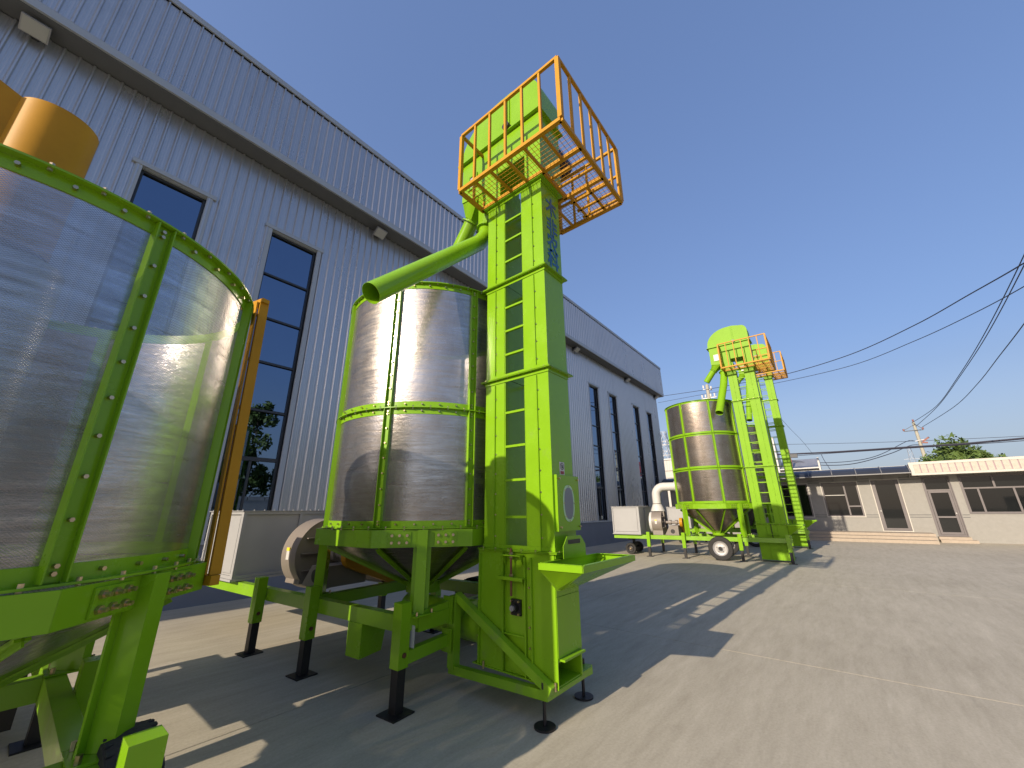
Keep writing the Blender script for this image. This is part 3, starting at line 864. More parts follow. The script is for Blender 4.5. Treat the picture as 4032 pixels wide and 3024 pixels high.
        for z in (1.195, 1.225, 1.04): MB().cyl((-0.06, sy_, z - 0.01), (-0.06, sy_, z + 0.01), 0.02, 6).build('nut', ZINC, sw)
        L(MB().box(-0.085, -0.021, 0.33, 0.56, 1.203, 1.213).prism([(-0.08, 0.335, 1.203), (-0.021, 0.335, 1.203), (-0.021, 0.335, 1.12)], (0, 0.01, 0)).prism([(-0.08, 0.545, 1.203), (-0.021, 0.545, 1.203), (-0.021, 0.545, 1.12)], (0, 0.01, 0)), 'screw_bracket')
        L(MB().box(-0.085, -0.021, 0.30, 0.60, 1.018, 1.028).prism([(-0.08, 0.33, 1.018), (-0.021, 0.33, 1.018), (-0.021, 0.33, 0.94)], (0, 0.01, 0)).prism([(-0.08, 0.56, 1.018), (-0.021, 0.56, 1.018), (-0.021, 0.56, 0.94)], (0, 0.01, 0)).box(-0.09, -0.085, 0.30, 0.60, 1.0, 1.028), 'screw_bracket')
        # loading tray hopper with rim
        tr = MB()
        zr = 1.19; A = [(-0.25, 0.0), (-0.22, -0.39), (0.78, -0.39), (0.74, -0.01)]
        B = [(0.0, -0.008), (0.03, -0.03), (0.33, -0.03), (0.35, -0.008)]
        zb_ = 0.95
        tr.add([(x, y, zr - 0.05) for x, y in A] + [(x, y, zb_) for x, y in B] + [(x * 0.985 + 0.004, y * 0.985 - 0.004, zr - 0.05) for x, y in A] + [(x, y, zb_ + 0.008) for x, y in B],
               [(0, 1, 5, 4), (1, 2, 6, 5), (2, 3, 7, 6), (3, 0, 4, 7), (9, 8, 12, 13), (10, 9, 13, 14), (11, 10, 14, 15), (8, 11, 15, 12), (4, 5, 6, 7), (15, 14, 13, 12)])
        L(tr, 'tray_hopper')
        rm = MB()
        for k in range(4):
            p, q = A[k], A[(k + 1) % 4]
            rm.bar((*p, zr - 0.025), (*q, zr - 0.025), 0.012, 0.05)
            ctr = (0.27, -0.2)
            pi_, qi_ = [(u[0] + (ctr[0] - u[0]) * 0.05, u[1] + (ctr[1] - u[1]) * 0.05) for u in (p, q)]
            rm.bar((*pi_, zr), (*qi_, zr), 0.03, 0.006)
        L(rm, 'tray_rim')
        # handle plate behind tray, inspection door, sign
        hpx = [(0.02, 1.20), (0.02, 1.30), (0.09, 1.38), (0.33, 1.38), (0.41, 1.30), (0.41, 1.20)]
        L(MB().prism([(x, -0.075, z) for x, z in hpx], (0, 0.006, 0)), 'slide_gate')
        L(MB().box(0.10, 0.31, -0.079, -0.0755, 1.315, 1.35), 'gate_slot', BLACK)
        dr = L(MB().box(0.03, D + 0.045, -0.03, -0.001, 1.42, 1.92), 'inspection_door')
        def oval(cx, cz, a, b_, n_=28):
            return [(cx + a * math.copysign(abs(cos(2 * pi * k / n_)) ** 0.8, cos(2 * pi * k / n_)), cz + b_ * math.copysign(abs(sin(2 * pi * k / n_)) ** 0.8, sin(2 * pi * k / n_))) for k in range(n_)]
        MB().prism([(x, -0.033, z) for x, z in oval(0.22, 1.665, 0.10, 0.165)], (0, 0.002, 0)).build('oval_rim', PALEG, dr)
        MB().prism([(x, -0.035, z) for x, z in oval(0.22, 1.665, 0.078, 0.143)], (0, 0.0015, 0)).build('oval_glass', HOLEWIN, dr)
        db = MB()
        for x in (0.06, D + 0.02):
            for z in (1.455, 1.885): db.bolt((x, -0.0305, z), (0, -1, 0), 0.009, 0.018)
        for a in range(8):
            p = oval(0.22, 1.665, 0.09, 0.155, 8)[a]; db.bolt((p[0], -0.0355, p[1]), (0, -1, 0), 0.005, 0.008)
        db.build('bolt_row', ZINC, dr, stuff=True)
        sg = L(MB().box(0.13, 0.215, -0.004, -0.001, 1.925, 2.045), 'warning_sign', WHITEP)
        ring = MB(); nn = 24
        for r_ in (0.034, 0.026):
            pass
        vs_ = []; 
        for k in range(nn):
            a = 2 * pi * k / nn; vs_ += [(0.172 + 0.034 * cos(a), -0.0052, 2.005 + 0.034 * sin(a)), (0.172 + 0.027 * cos(a), -0.0052, 2.005 + 0.027 * sin(a))]
        ring.add(vs_, [(2 * k, 2 * ((k + 1) % nn), 2 * ((k + 1) % nn) + 1, 2 * k + 1) for k in range(nn)])
        ring.box(0.163, 0.184, -0.0058, -0.0053, 1.988, 2.018).bar((0.15, -0.0062, 2.026), (0.195, -0.0062, 1.984), 0.001, 0.005)
        ring.build('sign_symbol', BLACK, sg)
        MB().box(0.142, 0.203, -0.0055, -0.0045, 1.932, 1.960).build('sign_strip', RED, sg)
        # base frame, brace, feet
        fx = -0.07
        L(MB().bar((fx, 0.055, 0.215), (fx, 1.20, 0.17), 0.065, 0.07), 'base_rail', GREEN_BEAM)
        L(MB().bar((fx + 0.033, 0.085, 0.2145), (0.58, 0.085, 0.2145), 0.065, 0.069), 'base_rail', GREEN_BEAM)
        L(MB().bar((0.60, 0.055, 0.21), (0.60, 1.2, 0.17), 0.065, 0.07), 'base_rail', GREEN_BEAM)
        L(MB().box(-0.03, 0.55, 0.01, 0.95, 0.2505, 0.262), 'base_plate')
        L(MB().bar((fx, 1.165, 0.18), (fx, 1.165, 0.80), 0.085, 0.085, (0, 1, 0)), 'upright', GREEN_BEAM)
        L(MB().bar((0.62, 1.165, 0.18), (0.62, 1.165, 0.80), 0.085, 0.085, (0, 1, 0)), 'upright', GREEN_BEAM)
        L(MB().bar((fx, 1.14, 0.80), (fx, 0.03, 0.245), 0.07, 0.07), 'diagonal_brace', GREEN_BEAM)
        for x, y in ((-0.085, 0.10), (0.56, 0.12)):
            ft = L(MB().cyl((x, y, 0.015), (x, y, 0.27), 0.014, 12), 'screw_foot', BLACK, t, smooth=True)
            MB().cyl((x, y, 0.0), (x, y, 0.014), 0.085, 28).build('foot_disc', BLACK, ft, smooth=True)
            MB().cyl((x, y, 0.255), (x, y, 0.30), 0.024, 8).build('nut', BLACK, ft)
        for x, y in ((-0.04, 0.02), (-0.04, 0.80)):
            L(MB().cyl((x, y, 0.24), (x, y, 0.30), 0.01, 8), 'anchor_bolt', ZINC)
    else:
        L(MB().box(-0.02, D - 0.01, -0.0, 0.85, 0.06, zz), 'boot_casing')
        for ya in (0.27, 0.57): L(MB().box(-0.04, -0.021, ya, ya + 0.012, 0.08, zz), 'stiffener')
        L(MB().box(-0.035, -0.021, 0.285, 0.568, 0.36, 0.37), 'stiffener')
        L(MB().bar((-0.09, 0.25, 0.83), (-0.09, 0.60, 0.83), 0.05, 0.02), 'screw_bracket')
        L(MB().cyl((-0.06, 0.43, 0.66), (-0.06, 0.43, 1.14), 0.012, 8), 'tension_screw', BLACK)
        tr = MB(); zr = 1.10
        A = [(-0.15, -0.02), (-0.15, -0.42), (0.7, -0.42), (0.7, -0.02)]; B = [(0.0, -0.008), (0.0, -0.06), (0.33, -0.06), (0.33, -0.008)]
        tr.add([(x, y, zr) for x, y in A] + [(x, y, 0.82) for x, y in B], [(0, 1, 5, 4), (1, 2, 6, 5), (2, 3, 7, 6), (3, 0, 4, 7), (4, 5, 6, 7)])
        L(tr, 'tray_hopper')
        rm = MB()
        for k in range(4): rm.bar((*A[k], zr), (*A[(k + 1) % 4], zr), 0.03, 0.045)
        L(rm, 'tray_rim')
    if letters:
        for ch, zc_ in (('\u6728', 5.09), ('\u975e', 4.80), ('\u519c', 4.56), ('\u79d1', 4.34)):
            cu = bpy.data.curves.new('lettering', 'FONT'); cu.body = ch; cu.size = 0.26; cu.align_x = 'CENTER'; cu.align_y = 'CENTER'; cu.extrude = 0.0008; cu.offset = 0.006
            tmp = bpy.data.objects.new('lettering', cu); C.objects.link(tmp)
            dg = bpy.context.evaluated_depsgraph_get(); dg.update()
            me = bpy.data.meshes.new_from_object(tmp.evaluated_get(dg))
            bpy.data.objects.remove(tmp); me.materials.clear(); me.materials.append(BLUE)
            o = bpy.data.objects.new('lettering', me); C.objects.link(o); o.parent = t
            o.rotation_euler = (pi / 2, 0, 0); o.location = (0.20, -0.0032, zc_); o.scale = (0.9, 1.05, 1)
    return t
def thing_part(name, parent):
    o = bpy.data.objects.new(name, None); C.objects.link(o); o.parent = parent; o.empty_display_size = 0.1
    return o

RG1 = [1.55, 1.90, 2.24, 2.60, 3.27, 3.56, 3.86, 4.49, 4.79, 5.08]
sp1 = [('swivel_pipe', [(0.16, 1.03, 5.34), (0.15, 1.04, 5.20), (0.05, 1.063, 5.04), (-1.46, 0.96, 3.525)], 0.104),
       ('side_spout', [(0.16, 1.32, 5.60), (0.165, 1.40, 5.50), (0.18, 1.66, 5.19)], 0.104)]
elevator(3.10, 2.04, [1.245, 2.985, 4.18], 5.45, RG1, 1.245, 'tall lime green bucket elevator in the middle with blue lettering and a long swivel pipe', sp1, True, True)
RG2 = [z for z in [1.45 + 0.335 * k for k in range(0, 15)] if z < 6.2]
sp2 = [('swivel_pipe', [(0.15, 0.98, 6.54), (0.12, 0.985, 6.38), (-0.08, 1.02, 5.98), (-0.45, 1.12, 5.35), (-0.78, 1.2, 4.80)], 0.125),
       ('side_spout', [(0.16, 1.30, 6.66), (0.16, 1.38, 6.57), (0.17, 1.63, 6.26)], 0.11)]
elevator(15.65, 1.52, [1.12, 2.96, 5.31], 6.5, RG2, 1.12, 'far bucket elevator whose green pipe hangs in front of the brownish three-tier drum', sp2)
sp3 = [('swivel_pipe', [(0.15, 0.98, 7.82), (0.12, 0.985, 7.66), (-0.08, 1.02, 7.26), (-0.4, 1.15, 6.2), (-0.6, 1.2, 5.6)], 0.125),
       ('side_spout', [(0.16, 1.30, 7.94), (0.16, 1.38, 7.85), (0.17, 1.63, 7.54)], 0.11)]
elevator(21.75, 1.45, [1.12, 2.98, 5.28, 6.55], 7.78, [z for z in [1.45 + 0.335 * k for k in range(0, 19)] if z < 7.5], 1.12, 'farthest bucket elevator, partly hidden behind the one in front of it, striped by ladder shadows', sp3)

# ================================================================== GRAIN DRYERS
def wheel(parent, x, y, r, w, side=-1, small=False):
    """axle along local x; side = which way the rim face points"""
    tz = r
    ty = MB().lathe([(r * 0.60, -w * 0.42), (r * 0.80, -w / 2), (r * 0.95, -w * 0.46), (r, -w * 0.30), (r, w * 0.30), (r * 0.95, w * 0.46), (r * 0.80, w / 2), (r * 0.60, w * 0.42)], n=40, close=True)
    tr_ = MB()
    for k in range(40):
        if small: break
        a = 2 * pi * k / 40
        tr_.bar((r * 0.985 * cos(a), r * 0.985 * sin(a), -w * 0.44), (r * 0.985 * cos(a), r * 0.985 * sin(a), w * 0.44), 0.030, 0.008, (cos(a), sin(a), 0))
    ty.add(tr_.v, tr_.f)
    wh = bpy.data.objects.new('wheel', None); C.objects.link(wh); wh.parent = parent; wh.location = (x, y, tz); wh.rotation_euler = (0, side * pi / 2, 0); wh.empty_display_size = 0.1
    ty.build('tyre', RUBBER, wh, smooth=True)
    rm = MB().lathe([(r * 0.61, w * 0.44), (r * 0.57, w * 0.40), (r * 0.50, w * 0.20), (r * 0.42, w * 0.16), (r * 0.20, w * 0.26), (r * 0.16, w * 0.45), (0.001, w * 0.47)], n=32)
    rm.lathe([(r * 0.61, w * 0.44), (r * 0.61, -w * 0.44), (0.001, -w * 0.40)], n=32)
    rm.build('rim', RIM if not small else BLACK, wh, smooth=True)
    hb = MB().cyl((0, 0, w * 0.3), (0, 0, w * 0.62), r * 0.15, 16)
    for k in range(5):
        a = 2 * pi * k / 5; hb.bolt((r * 0.30 * cos(a), r * 0.30 * sin(a), w * 0.22), (0, 0, 1), r * 0.035, 0.03)
    hb.build('hub', BLACK if not small else ZINC, wh, smooth=True)
    return wh

def dryer(loc, rot, label, legs, y_beam, Wd, drum, rings, r, steel, tag_, zbeam=0.70, legs_far=None, wheels=(), box=None, blower=None, casters=False, gusset_big=False, bracket=False, mesh_fr=None, ends=None, leg_hi=0.83, duct_dx=0.0):
    t = thing('grain_dryer', label, 'grain dryer', loc, rot, 'mobile grain dryers')
    def L(mb, name, m=GREEN, par=t, **k): return mb.build(name, m, par, **k)
    b0 = zbeam - 0.135; xb = 0.10; xf = xb + Wd
    ya, yb = y_beam
    for x in (xb, xf):
        L(MB().box(x - 0.045, x + 0.045, ya, yb, b0, zbeam), 'chassis_beam', GREEN_BEAM)
    cr = sorted(set([ya + 0.05, yb - 0.05] + [drum[1] - 0.85 * r / 1.18, drum[1] + 0.85 * r / 1.18]))
    for y in cr:
        L(MB().box(xb + 0.046, xf - 0.046, y - 0.05, y + 0.05, b0 + 0.005, zbeam - 0.005), 'cross_beam', GREEN_BEAM)
    for x, ls in ((0.0, legs), (xf + 0.10, legs_far if legs_far is not None else legs)):
        for y in ls:
            lg = L(MB().box(x - 0.055, x + 0.054, y - 0.055, y + 0.055, 0.33, leg_hi), 'outrigger_leg')
            MB().box(x - 0.042, x + 0.042, y - 0.042, y + 0.042, 0.013, 0.329).build('inner_leg', BLACK, lg)
            MB().box(x - 0.11, x + 0.11, y - 0.11, y + 0.11, 0.0, 0.012).build('foot_plate', BLACK, lg)
            sd = -1 if x == 0 else 1
            MB().cyl((x, y - 0.0551, 0.43), (x, y - 0.066, 0.43), 0.02, 12).build('locking_pin', RUST, lg)
    cx, cy = drum
    zb = rings[0]
    k_ = r / 1.18
    # support posts at the four diagonals
    for sx in (-1, 1):
        for sy in (-1, 1):
            x, y = cx + sx * 0.85 * k_ , cy + sy * 0.85 * k_
            a = math.atan2(sy, sx)
            ca, sa = cos(a), sin(a)
            def P(u, v): return (x + u * ca - v * sa, y + u * sa + v * ca)
            mb = MB()
            for (u0, u1, v0, v1) in ((-0.055, -0.045, -0.085, 0.085), (-0.0449, 0.055, -0.048, 0.048)):
                q = [P(u0, v0), P(u1, v0), P(u1, v1), P(u0, v1)]
                mb.prism([(*p, zbeam + 0.012) for p in q], (0, 0, zb - 0.012 - zbeam - 0.012))
            ps = L(mb, 'support_post')
            MB().box(x - 0.12, x + 0.12, y - 0.10, y + 0.10, zbeam + 0.001, zbeam + 0.011).build('base_plate', GREEN, ps)
            pb = MB()
            for bx in (-0.09, 0.09):
                for by in (-0.075, 0.075): pb.bolt((x + bx, y + by, zbeam + 0.012), (0, 0, 1), 0.012, 0.03)
            pb.build('anchor_bolt', ZINC, ps, stuff=True)
    # octagonal ring beam
    hb_ = 0.165 * k_
    for k in range(8):
        a = radians(45 * k); ap = r + 0.015; hw = ap * math.tan(radians(22.5))
        ca, sa = cos(a), sin(a)
        def Q(u, v): return (cx + u * ca - v * sa, cy + u * sa + v * ca)
        q = [Q(ap - 0.02, -hw + 0.009), Q(ap, -hw), Q(ap, hw), Q(ap - 0.02, hw - 0.009)]
        rb = L(MB().prism([(*p, zb - 0.012 - hb_) for p in q], (0, 0, hb_)), 'ring_beam')
        q = [Q(ap - 0.10, -hw + 0.04), Q(ap - 0.0205, -hw + 0.01), Q(ap - 0.0205, hw - 0.01), Q(ap - 0.10, hw - 0.04)]
        MB().prism([(*p, zb - 0.012 - hb_) for p in q], (0, 0, 0.012)).build('lower_lip', GREEN, rb)
        if k % 2 == 1:
            for sv in (-1, 1):
                gm = MB(); g0, g1 = 0.115 * k_, 0.335 * k_
                gz0, gz1 = zb - 0.012 - hb_ * 0.92, zb - 0.012 - hb_ * 0.12
                q = [Q(ap + 0.0005, sv * g0), Q(ap + 0.010, sv * g0), Q(ap + 0.010, sv * g1), Q(ap + 0.0005, sv * g1)]
                gp_ = gm.prism([(*p, gz0) for p in q], (0, 0, gz1 - gz0)).build('gusset_plate', GREEN, rb)
                for iu in range(3):
                    for iz in range(2):
                        v = sv * (g0 + (g1 - g0) * (0.17 + 0.33 * iu)); z = gz0 + (gz1 - gz0) * (0.25 + 0.5 * iz)
                        p = Q(ap + 0.0105, v)
                        if gusset_big:
                            MB().bolt((*p, z), (ca, sa, 0), 0.017, 0.014).bolt((p[0] + ca * 0.014, p[1] + sa * 0.014, z), (ca, sa, 0), 0.010, 0.022).build('hex_bolt', ZINC, rb)
                        else:
                            MB().bolt((*p, z), (ca, sa, 0), 0.014, 0.022).build('hex_bolt', ZINC, rb)
    # ring flanges
    NR = 96
    for i, z in enumerate(rings):
        prof = []
        if i < len(rings) - 1 or True:
            up = 0.065 if i < len(rings) - 1 else 0.0
            dn = 0.065 if i > 0 else 0.0
        pr = [(r - 0.002, z - dn - 0.004), (r + 0.006, z - dn - 0.004), (r + 0.006, z - 0.006), (r + 0.045, z - 0.006), (r + 0.045, z + 0.004), (r + 0.006, z + 0.004), (r + 0.006, z + up + 0.004), (r - 0.002, z + up + 0.004)]
        fl_ = MB().lathe(pr, (cx, cy), NR, close=True)
        o = L(fl_, 'ring_flange', smooth=True)
        bl = MB()
        for k in range(40):
            a = 2 * pi * (k + 0.5) / 40
            if z < rings[-1]: bl.bolt((cx + (r + 0.006) * cos(a), cy + (r + 0.006) * sin(a), z + 0.038), (cos(a), sin(a), 0), 0.009, 0.02)
            if i > 0: bl.bolt((cx + (r + 0.006) * cos(a), cy + (r + 0.006) * sin(a), z - 0.038), (cos(a), sin(a), 0), 0.009, 0.02)
            a2 = 2 * pi * k / 40
            bl.bolt((cx + (r + 0.028) * cos(a2), cy + (r + 0.028) * sin(a2), z - 0.018), (0, 0, 1), 0.009, 0.036)
        if loc[0] < 10: bl.build('bolt_row', ZINC, o, stuff=True)
    # drum shell panels + vertical stiffeners
    for i in range(len(rings) - 1):
        z0, z1 = rings[i] + 0.005, rings[i + 1] - 0.007
        for k in range(8):
            a0 = 22.5 + 45 * k + 0.05
            pm = MB().lathe([(r, z0), (r, z1)], (0, 0), 14, a0, a0 + 44.9)
            pa = L(pm, 'drum_panel', steel, t, smooth=True); pa.location = (cx, cy, 0)
        for k in range(8):
            a = radians(22.5 + 45 * k); ca, sa = cos(a), sin(a)
            def Q(u, v): return (cx + u * ca - v * sa, cy + u * sa + v * ca)
            mb = MB(); hw = 0.038
            for (u0, u1, v0, v1) in ((r - 0.001, r + 0.011, -hw, hw), (r + 0.0111, r + 0.042, -hw, -hw + 0.006), (r + 0.0111, r + 0.042, hw - 0.006, hw)):
                q = [Q(u0, v0), Q(u1, v0), Q(u1, v1), Q(u0, v1)]
                mb.prism([(*p, z0 + 0.002) for p in q], (0, 0, z1 - z0 - 0.004))
            st = L(mb, 'drum_stiffener')
            bl = MB(); nb = int((z1 - z0) / 0.145)
            for j in range(nb):
                z = z0 + 0.06 + (z1 - z0 - 0.12) * j / (nb - 1); p = Q(r + 0.011, 0)
                bl.bolt((*p, z), (ca, sa, 0), 0.009, 0.018)
            if loc[0] < 10: bl.build('bolt_row', ZINC, st, stuff=True)
    # cone
    zc0 = zb - 0.02 - hb_; zc1 = zbeam + 0.10
    L(MB().lathe([(r - 0.05, zc0), (0.17, zc1)], (cx, cy), 64), 'hopper_cone', DRUM2 if steel is not DRUM0 else steel, t, smooth=True)
    for k in range(8):
        a = radians(22.5 + 45 * k); ca, sa = cos(a), sin(a)
        p, q = Vector((cx + (r - 0.03) * ca, cy + (r - 0.03) * sa, zc0 - 0.02)), Vector((cx + 0.19 * ca, cy + 0.19 * sa, zc1 - 0.01))
        L(MB().bar(p, q, 0.045, 0.012, (ca, sa, 1)).bar(p, q, 0.008, 0.05, (ca, sa, 1)), 'cone_rib')
    L(MB().lathe([(0.16, zc1 - 0.10), (0.20, zc1 - 0.10), (0.20, zc1 + 0.02), (0.245, zc1 + 0.02), (0.245, zc1 + 0.03), (0.16, zc1 + 0.03)], (cx, cy), 32, close=True), 'outlet_collar', GREEN, t, smooth=True)
    # furnace box
    if box:
        x0, x1, y0, y1, z0, z1 = box
        bx = L(MB().box(x0, x1, y0, y1, z0, z1), 'furnace_box', GREYP)
        e = MB(); w_ = 0.04
        e.box(x0 - 0.03, x0 - 0.001, y0, y0 + w_, z0, z1).box(x0 - 0.03, x0 - 0.001, y1 - w_, y1, z0, z1).box(x0 - 0.03, x0 - 0.001, y0 + w_, y1 - w_, z1 - w_, z1).box(x0 - 0.03, x0 - 0.001, y0 + w_, y1 - w_, z0, z0 + w_)
        e.box(x0 - 0.03, x1, y0 - 0.028, y0 - 0.001, z1 - w_, z1).box(x0 - 0.03, x1, y0 - 0.028, y0 - 0.001, z0, z0 + w_).box(x0 - 0.03, x0 + 0.012, y0 - 0.028, y0 - 0.001, z0 + w_, z1 - w_).box(x0 + 0.78, x0 + 0.82, y0 - 0.028, y0 - 0.001, z0 + w_, z1 - w_)
        e.box(x0 - 0.05, x1, y0 - 0.04, y1 + 0.02, z1 + 0.001, z1 + 0.012)
        e.box(x0 - 0.05, x1, y0 - 0.04, y1 + 0.02, z0 - 0.03, z0 - 0.002)
        e.build('edge_flange', GREYP, bx)
        MB().box(x0 - 0.022, x0 - 0.0015, y0 + 0.07, y1 - 0.09, z0 + 0.07, z1 - 0.07).build('front_panel', GREYP, bx)
        bl = MB()
        for k in range(7): bl.bolt((x0 - 0.03, y1 - 0.02, z0 + 0.08 + k * (z1 - z0 - 0.16) / 6), (-1, 0, 0), 0.008, 0.012); bl.bolt((x0 - 0.02, y0 + 0.05 + k * (y1 - y0 - 0.1) / 6, z1 + 0.0121), (0, 0, 1), 0.008, 0.014)
        for k in range(9): bl.bolt((x0 + 0.1 + k * 0.14, y0 - 0.02, z1 + 0.0121), (0, 0, 1), 0.008, 0.014)
        bl.build('bolt_row', RIM, bx, stuff=True)
    if blower:
        bxx, by, bz, br, bw = blower      # centre, radius, width in y
        bo = L(MB().prism([(bxx + br * (1.0 + 0.16 * (k / 36)) * cos(2 * pi * k / 36 + 2.2) if False else bxx + br * cos(2 * pi * k / 36), by - bw / 2 + 0.012, bz + br * sin(2 * pi * k / 36)) for k in range(36)], (0, bw - 0.024, 0)), 'blower_scroll', TAUPE, t, smooth=True)
        rimm = MB().lathe([(br, -bw / 2), (br + 0.012, -bw / 2), (br + 0.012, bw / 2), (br, bw / 2)], (0, 0), 48, close=True)
        rimm.v = [(bxx + x, by + z, bz + y) for x, y, z in rimm.v]
        rimm.build('scroll_rim', TAUPE, bo, smooth=True)
        pd = [(bxx - br * 0.90, bz - br * 0.38), (bxx - br * 0.78, bz - br * 0.60), (bxx - br * 0.80, zbeam), (bxx + br * 0.9, zbeam), (bxx + br * 0.9, bz - br * 0.38)]
        MB().prism([(x, by - bw / 2 + 0.004, z) for x, z in pd], (0, bw - 0.008, 0)).build('scroll_foot', TAUPE, bo)
        rb = MB()
        yy = by - bw / 2
        for dz in (-0.42, 0.05, 0.48):
            rb.box(bxx - br * 0.86 * math.sqrt(max(0, 1 - dz * dz)), bxx + br * 0.86 * math.sqrt(max(0, 1 - dz * dz)), yy - 0.05, yy + 0.011, bz + dz * br - 0.006, bz + dz * br + 0.006)
        rb.box(bxx - br * 0.28, bxx - br * 0.28 + 0.03, yy - 0.06, yy + 0.011, bz - br * 0.4, bz + br * 0.95)
        rb.box(bxx + br * 0.30, bxx + br * 0.30 + 0.03, yy - 0.06, yy + 0.011, bz - br * 0.4, bz + br * 0.9)
        rb.build('stiffening_rib', TAUPE, bo)
        MB().box(bxx - br - 0.015, bxx - br + 0.01, by - 0.02, by + 0.05, bz - 0.05, bz + 0.10).build('rating_label', WHITEP, bo)
        MB().box(bxx - br - 0.018, bxx - br + 0.01, by - 0.02, by + 0.05, bz + 0.06, bz + 0.1005).build('label_strip', YELLOW, bo)
        ic = MB().lathe([(br * 0.78, 0), (br * 0.90, 0), (br * 0.90, 0.10), (br * 0.78, 0.10)], (0, 0), 40, close=True)
        ic.v = [(bxx + x, by + bw / 2 + z, bz + y) for x, y, z in ic.v]
        ic.build('inlet_collar', WHITEP, bo, smooth=True)
        # bearing pedestal with round hole
        pyy = by - bw / 2 - 0.10
        pts = [(pyy + 0.03, zbeam), (pyy - 0.16, bz - 0.10), (pyy - 0.45, bz - 0.10), (pyy - 0.45, zbeam)]
        pe = L(MB().prism([(bxx - 0.36, y, z) for y, z in pts], (0.62, 0, 0)), 'bearing_pedestal', TAUPE)
        MB().cyl((bxx - 0.3605, pyy - 0.25, zbeam + 0.13), (bxx - 0.363, pyy - 0.25, zbeam + 0.13), 0.075, 24).build('pedestal_hole', BLACK, pe)
        MB().cyl((bxx, pyy + 0.05, bz), (bxx, pyy - 0.5, bz), 0.05, 20).cyl((bxx, pyy - 0.08, bz), (bxx, pyy - 0.16, bz), 0.085, 20).cyl((bxx, pyy - 0.30, bz), (bxx, pyy - 0.38, bz), 0.085, 20).build('fan_shaft_bearing', TAUPE, pe, smooth=True)
        # orange belt guard
        gy = pyy - 0.56
        ro, rs = 0.16, 0.10
        q = []
        p0 = Vector((bxx, 0, bz)); p1 = Vector((bxx + 0.62, 0, bz - 0.30))
        dd = (p1 - p0).normalized(); an = math.atan2(dd.z, dd.x)
        for k in range(9): a = an + pi / 2 + pi * k / 8; q.append((p0.x + ro * cos(a), gy, p0.z + ro * sin(a)))
        for k in range(9): a = an - pi / 2 + pi * k / 8; q.append((p1.x + rs * cos(a), gy, p1.z + rs * sin(a)))
        bg_ = L(MB().prism(q, (0, 0.10, 0)), 'belt_guard', ORANGE)
        hl = MB()
        for k in range(4): hl.cyl((bxx + 0.12 + 0.1 * k, gy - 0.001, bz - 0.05 - 0.05 * k), (bxx + 0.12 + 0.1 * k, gy - 0.003, bz - 0.05 - 0.05 * k), 0.012, 10)
        hl.build('guard_hole', BLACK, bg_)
        L(MB().cyl((bxx + 0.62, gy + 0.11, bz - 0.30), (bxx + 0.62, gy + 0.5, bz - 0.30), 0.12, 20), 'fan_motor', BLACK, t, smooth=True)
        # white air duct elbow into the drum
        zt = bz + br; bxx += duct_dx
        pts = [(bxx, by, zt - 0.02), (bxx, by, zt + 0.22), (bxx, by, zt + 0.34)]
        R_ = 0.30; ztop = blower_top[tag_]
        dpts = [(bxx, by, zt + 0.25)]
        dpts += [(bxx, by, ztop - R_)]
        dx, dy = (cx - bxx), (cy - by); ln = math.hypot(dx, dy); dx /= ln; dy /= ln
        for k in range(1, 6):
            a = pi / 2 * k / 6; dpts.append((bxx + dx * R_ * (1 - cos(a)), by + dy * R_ * (1 - cos(a)), ztop - R_ + R_ * sin(a)))
        dpts.append((bxx + dx * R_, by + dy * R_, ztop)); dpts.append((bxx + dx * (ln - r + 0.03), by + dy * (ln - r + 0.03), ztop))
        du = L(MB().tube(dpts, 0.155, 24, False), 'air_duct', WHITEP, t, smooth=True)
        MB().tube([(bxx, by, zt - 0.02), (bxx, by, zt + 0.25)], 0.2, 24, False, [0.26, 0.155]).build('duct_cone', WHITEP, du, smooth=True)
        MB().cyl((bxx, by, zt + 0.245), (bxx, by, zt + 0.262), 0.18, 24).build('duct_flange', TAUPE, du)
        MB().cyl((bxx + dx * (ln - r - 0.02), by + dy * (ln - r - 0.02), ztop), (bxx + dx * (ln - r - 0.05), by + dy * (ln - r - 0.05), ztop), 0.20, 24).build('duct_flange', WHITEP, du)
    for (x, y, side) in wheels: wheel(t, x, y, 0.37, 0.19, side)
    if len(wheels) > 1:
        L(MB().cyl((0.1, wheels[0][1], 0.37), (xf, wheels[0][1], 0.37), 0.035, 12), 'axle', BLACK, t, smooth=True)
        for x in (xb, xf): L(MB().box(x - 0.03, x + 0.03, wheels[0][1] - 0.3, wheels[0][1] + 0.3, b0 - 0.05, b0 - 0.001), 'leaf_spring', BLACK)
    if casters:
        L(MB().box(xb + 0.3, xf - 0.3, yb - 0.5, yb - 0.42, b0 - 0.06, b0 - 0.001).cyl((xb + 0.85, yb - 0.46, b0 - 0.001), (xb + 0.85, yb - 0.46, 0.25), 0.06, 12).box(xb + 0.45, xf - 0.45, yb - 0.49, yb - 0.43, 0.18, 0.26), 'steering_bogie', BLACK)
        wheel(t, xb + 0.42, yb - 0.46, 0.20, 0.12, -1, True); wheel(t, xf - 0.42, yb - 0.46, 0.20, 0.12, 1, True)
    if bracket:
        y = bracket
        L(MB().box(xb - 0.05, xb - 0.042, y - 0.10, y + 0.12, 0.27, b0 - 0.001).prism([(xb - 0.0419, y - 0.10, b0 - 0.001), (xb + 0.25, y - 0.10, b0 - 0.001), (xb + 0.20, y - 0.10, 0.29), (xb - 0.0419, y - 0.10, 0.27)], (0, 0.012, 0)).prism([(xb - 0.0419, y + 0.10, b0 - 0.001), (xb + 0.25, y + 0.10, b0 - 0.001), (xb + 0.20, y + 0.10, 0.29), (xb - 0.0419, y + 0.10, 0.27)], (0, 0.012, 0)), 'axle_hanger')
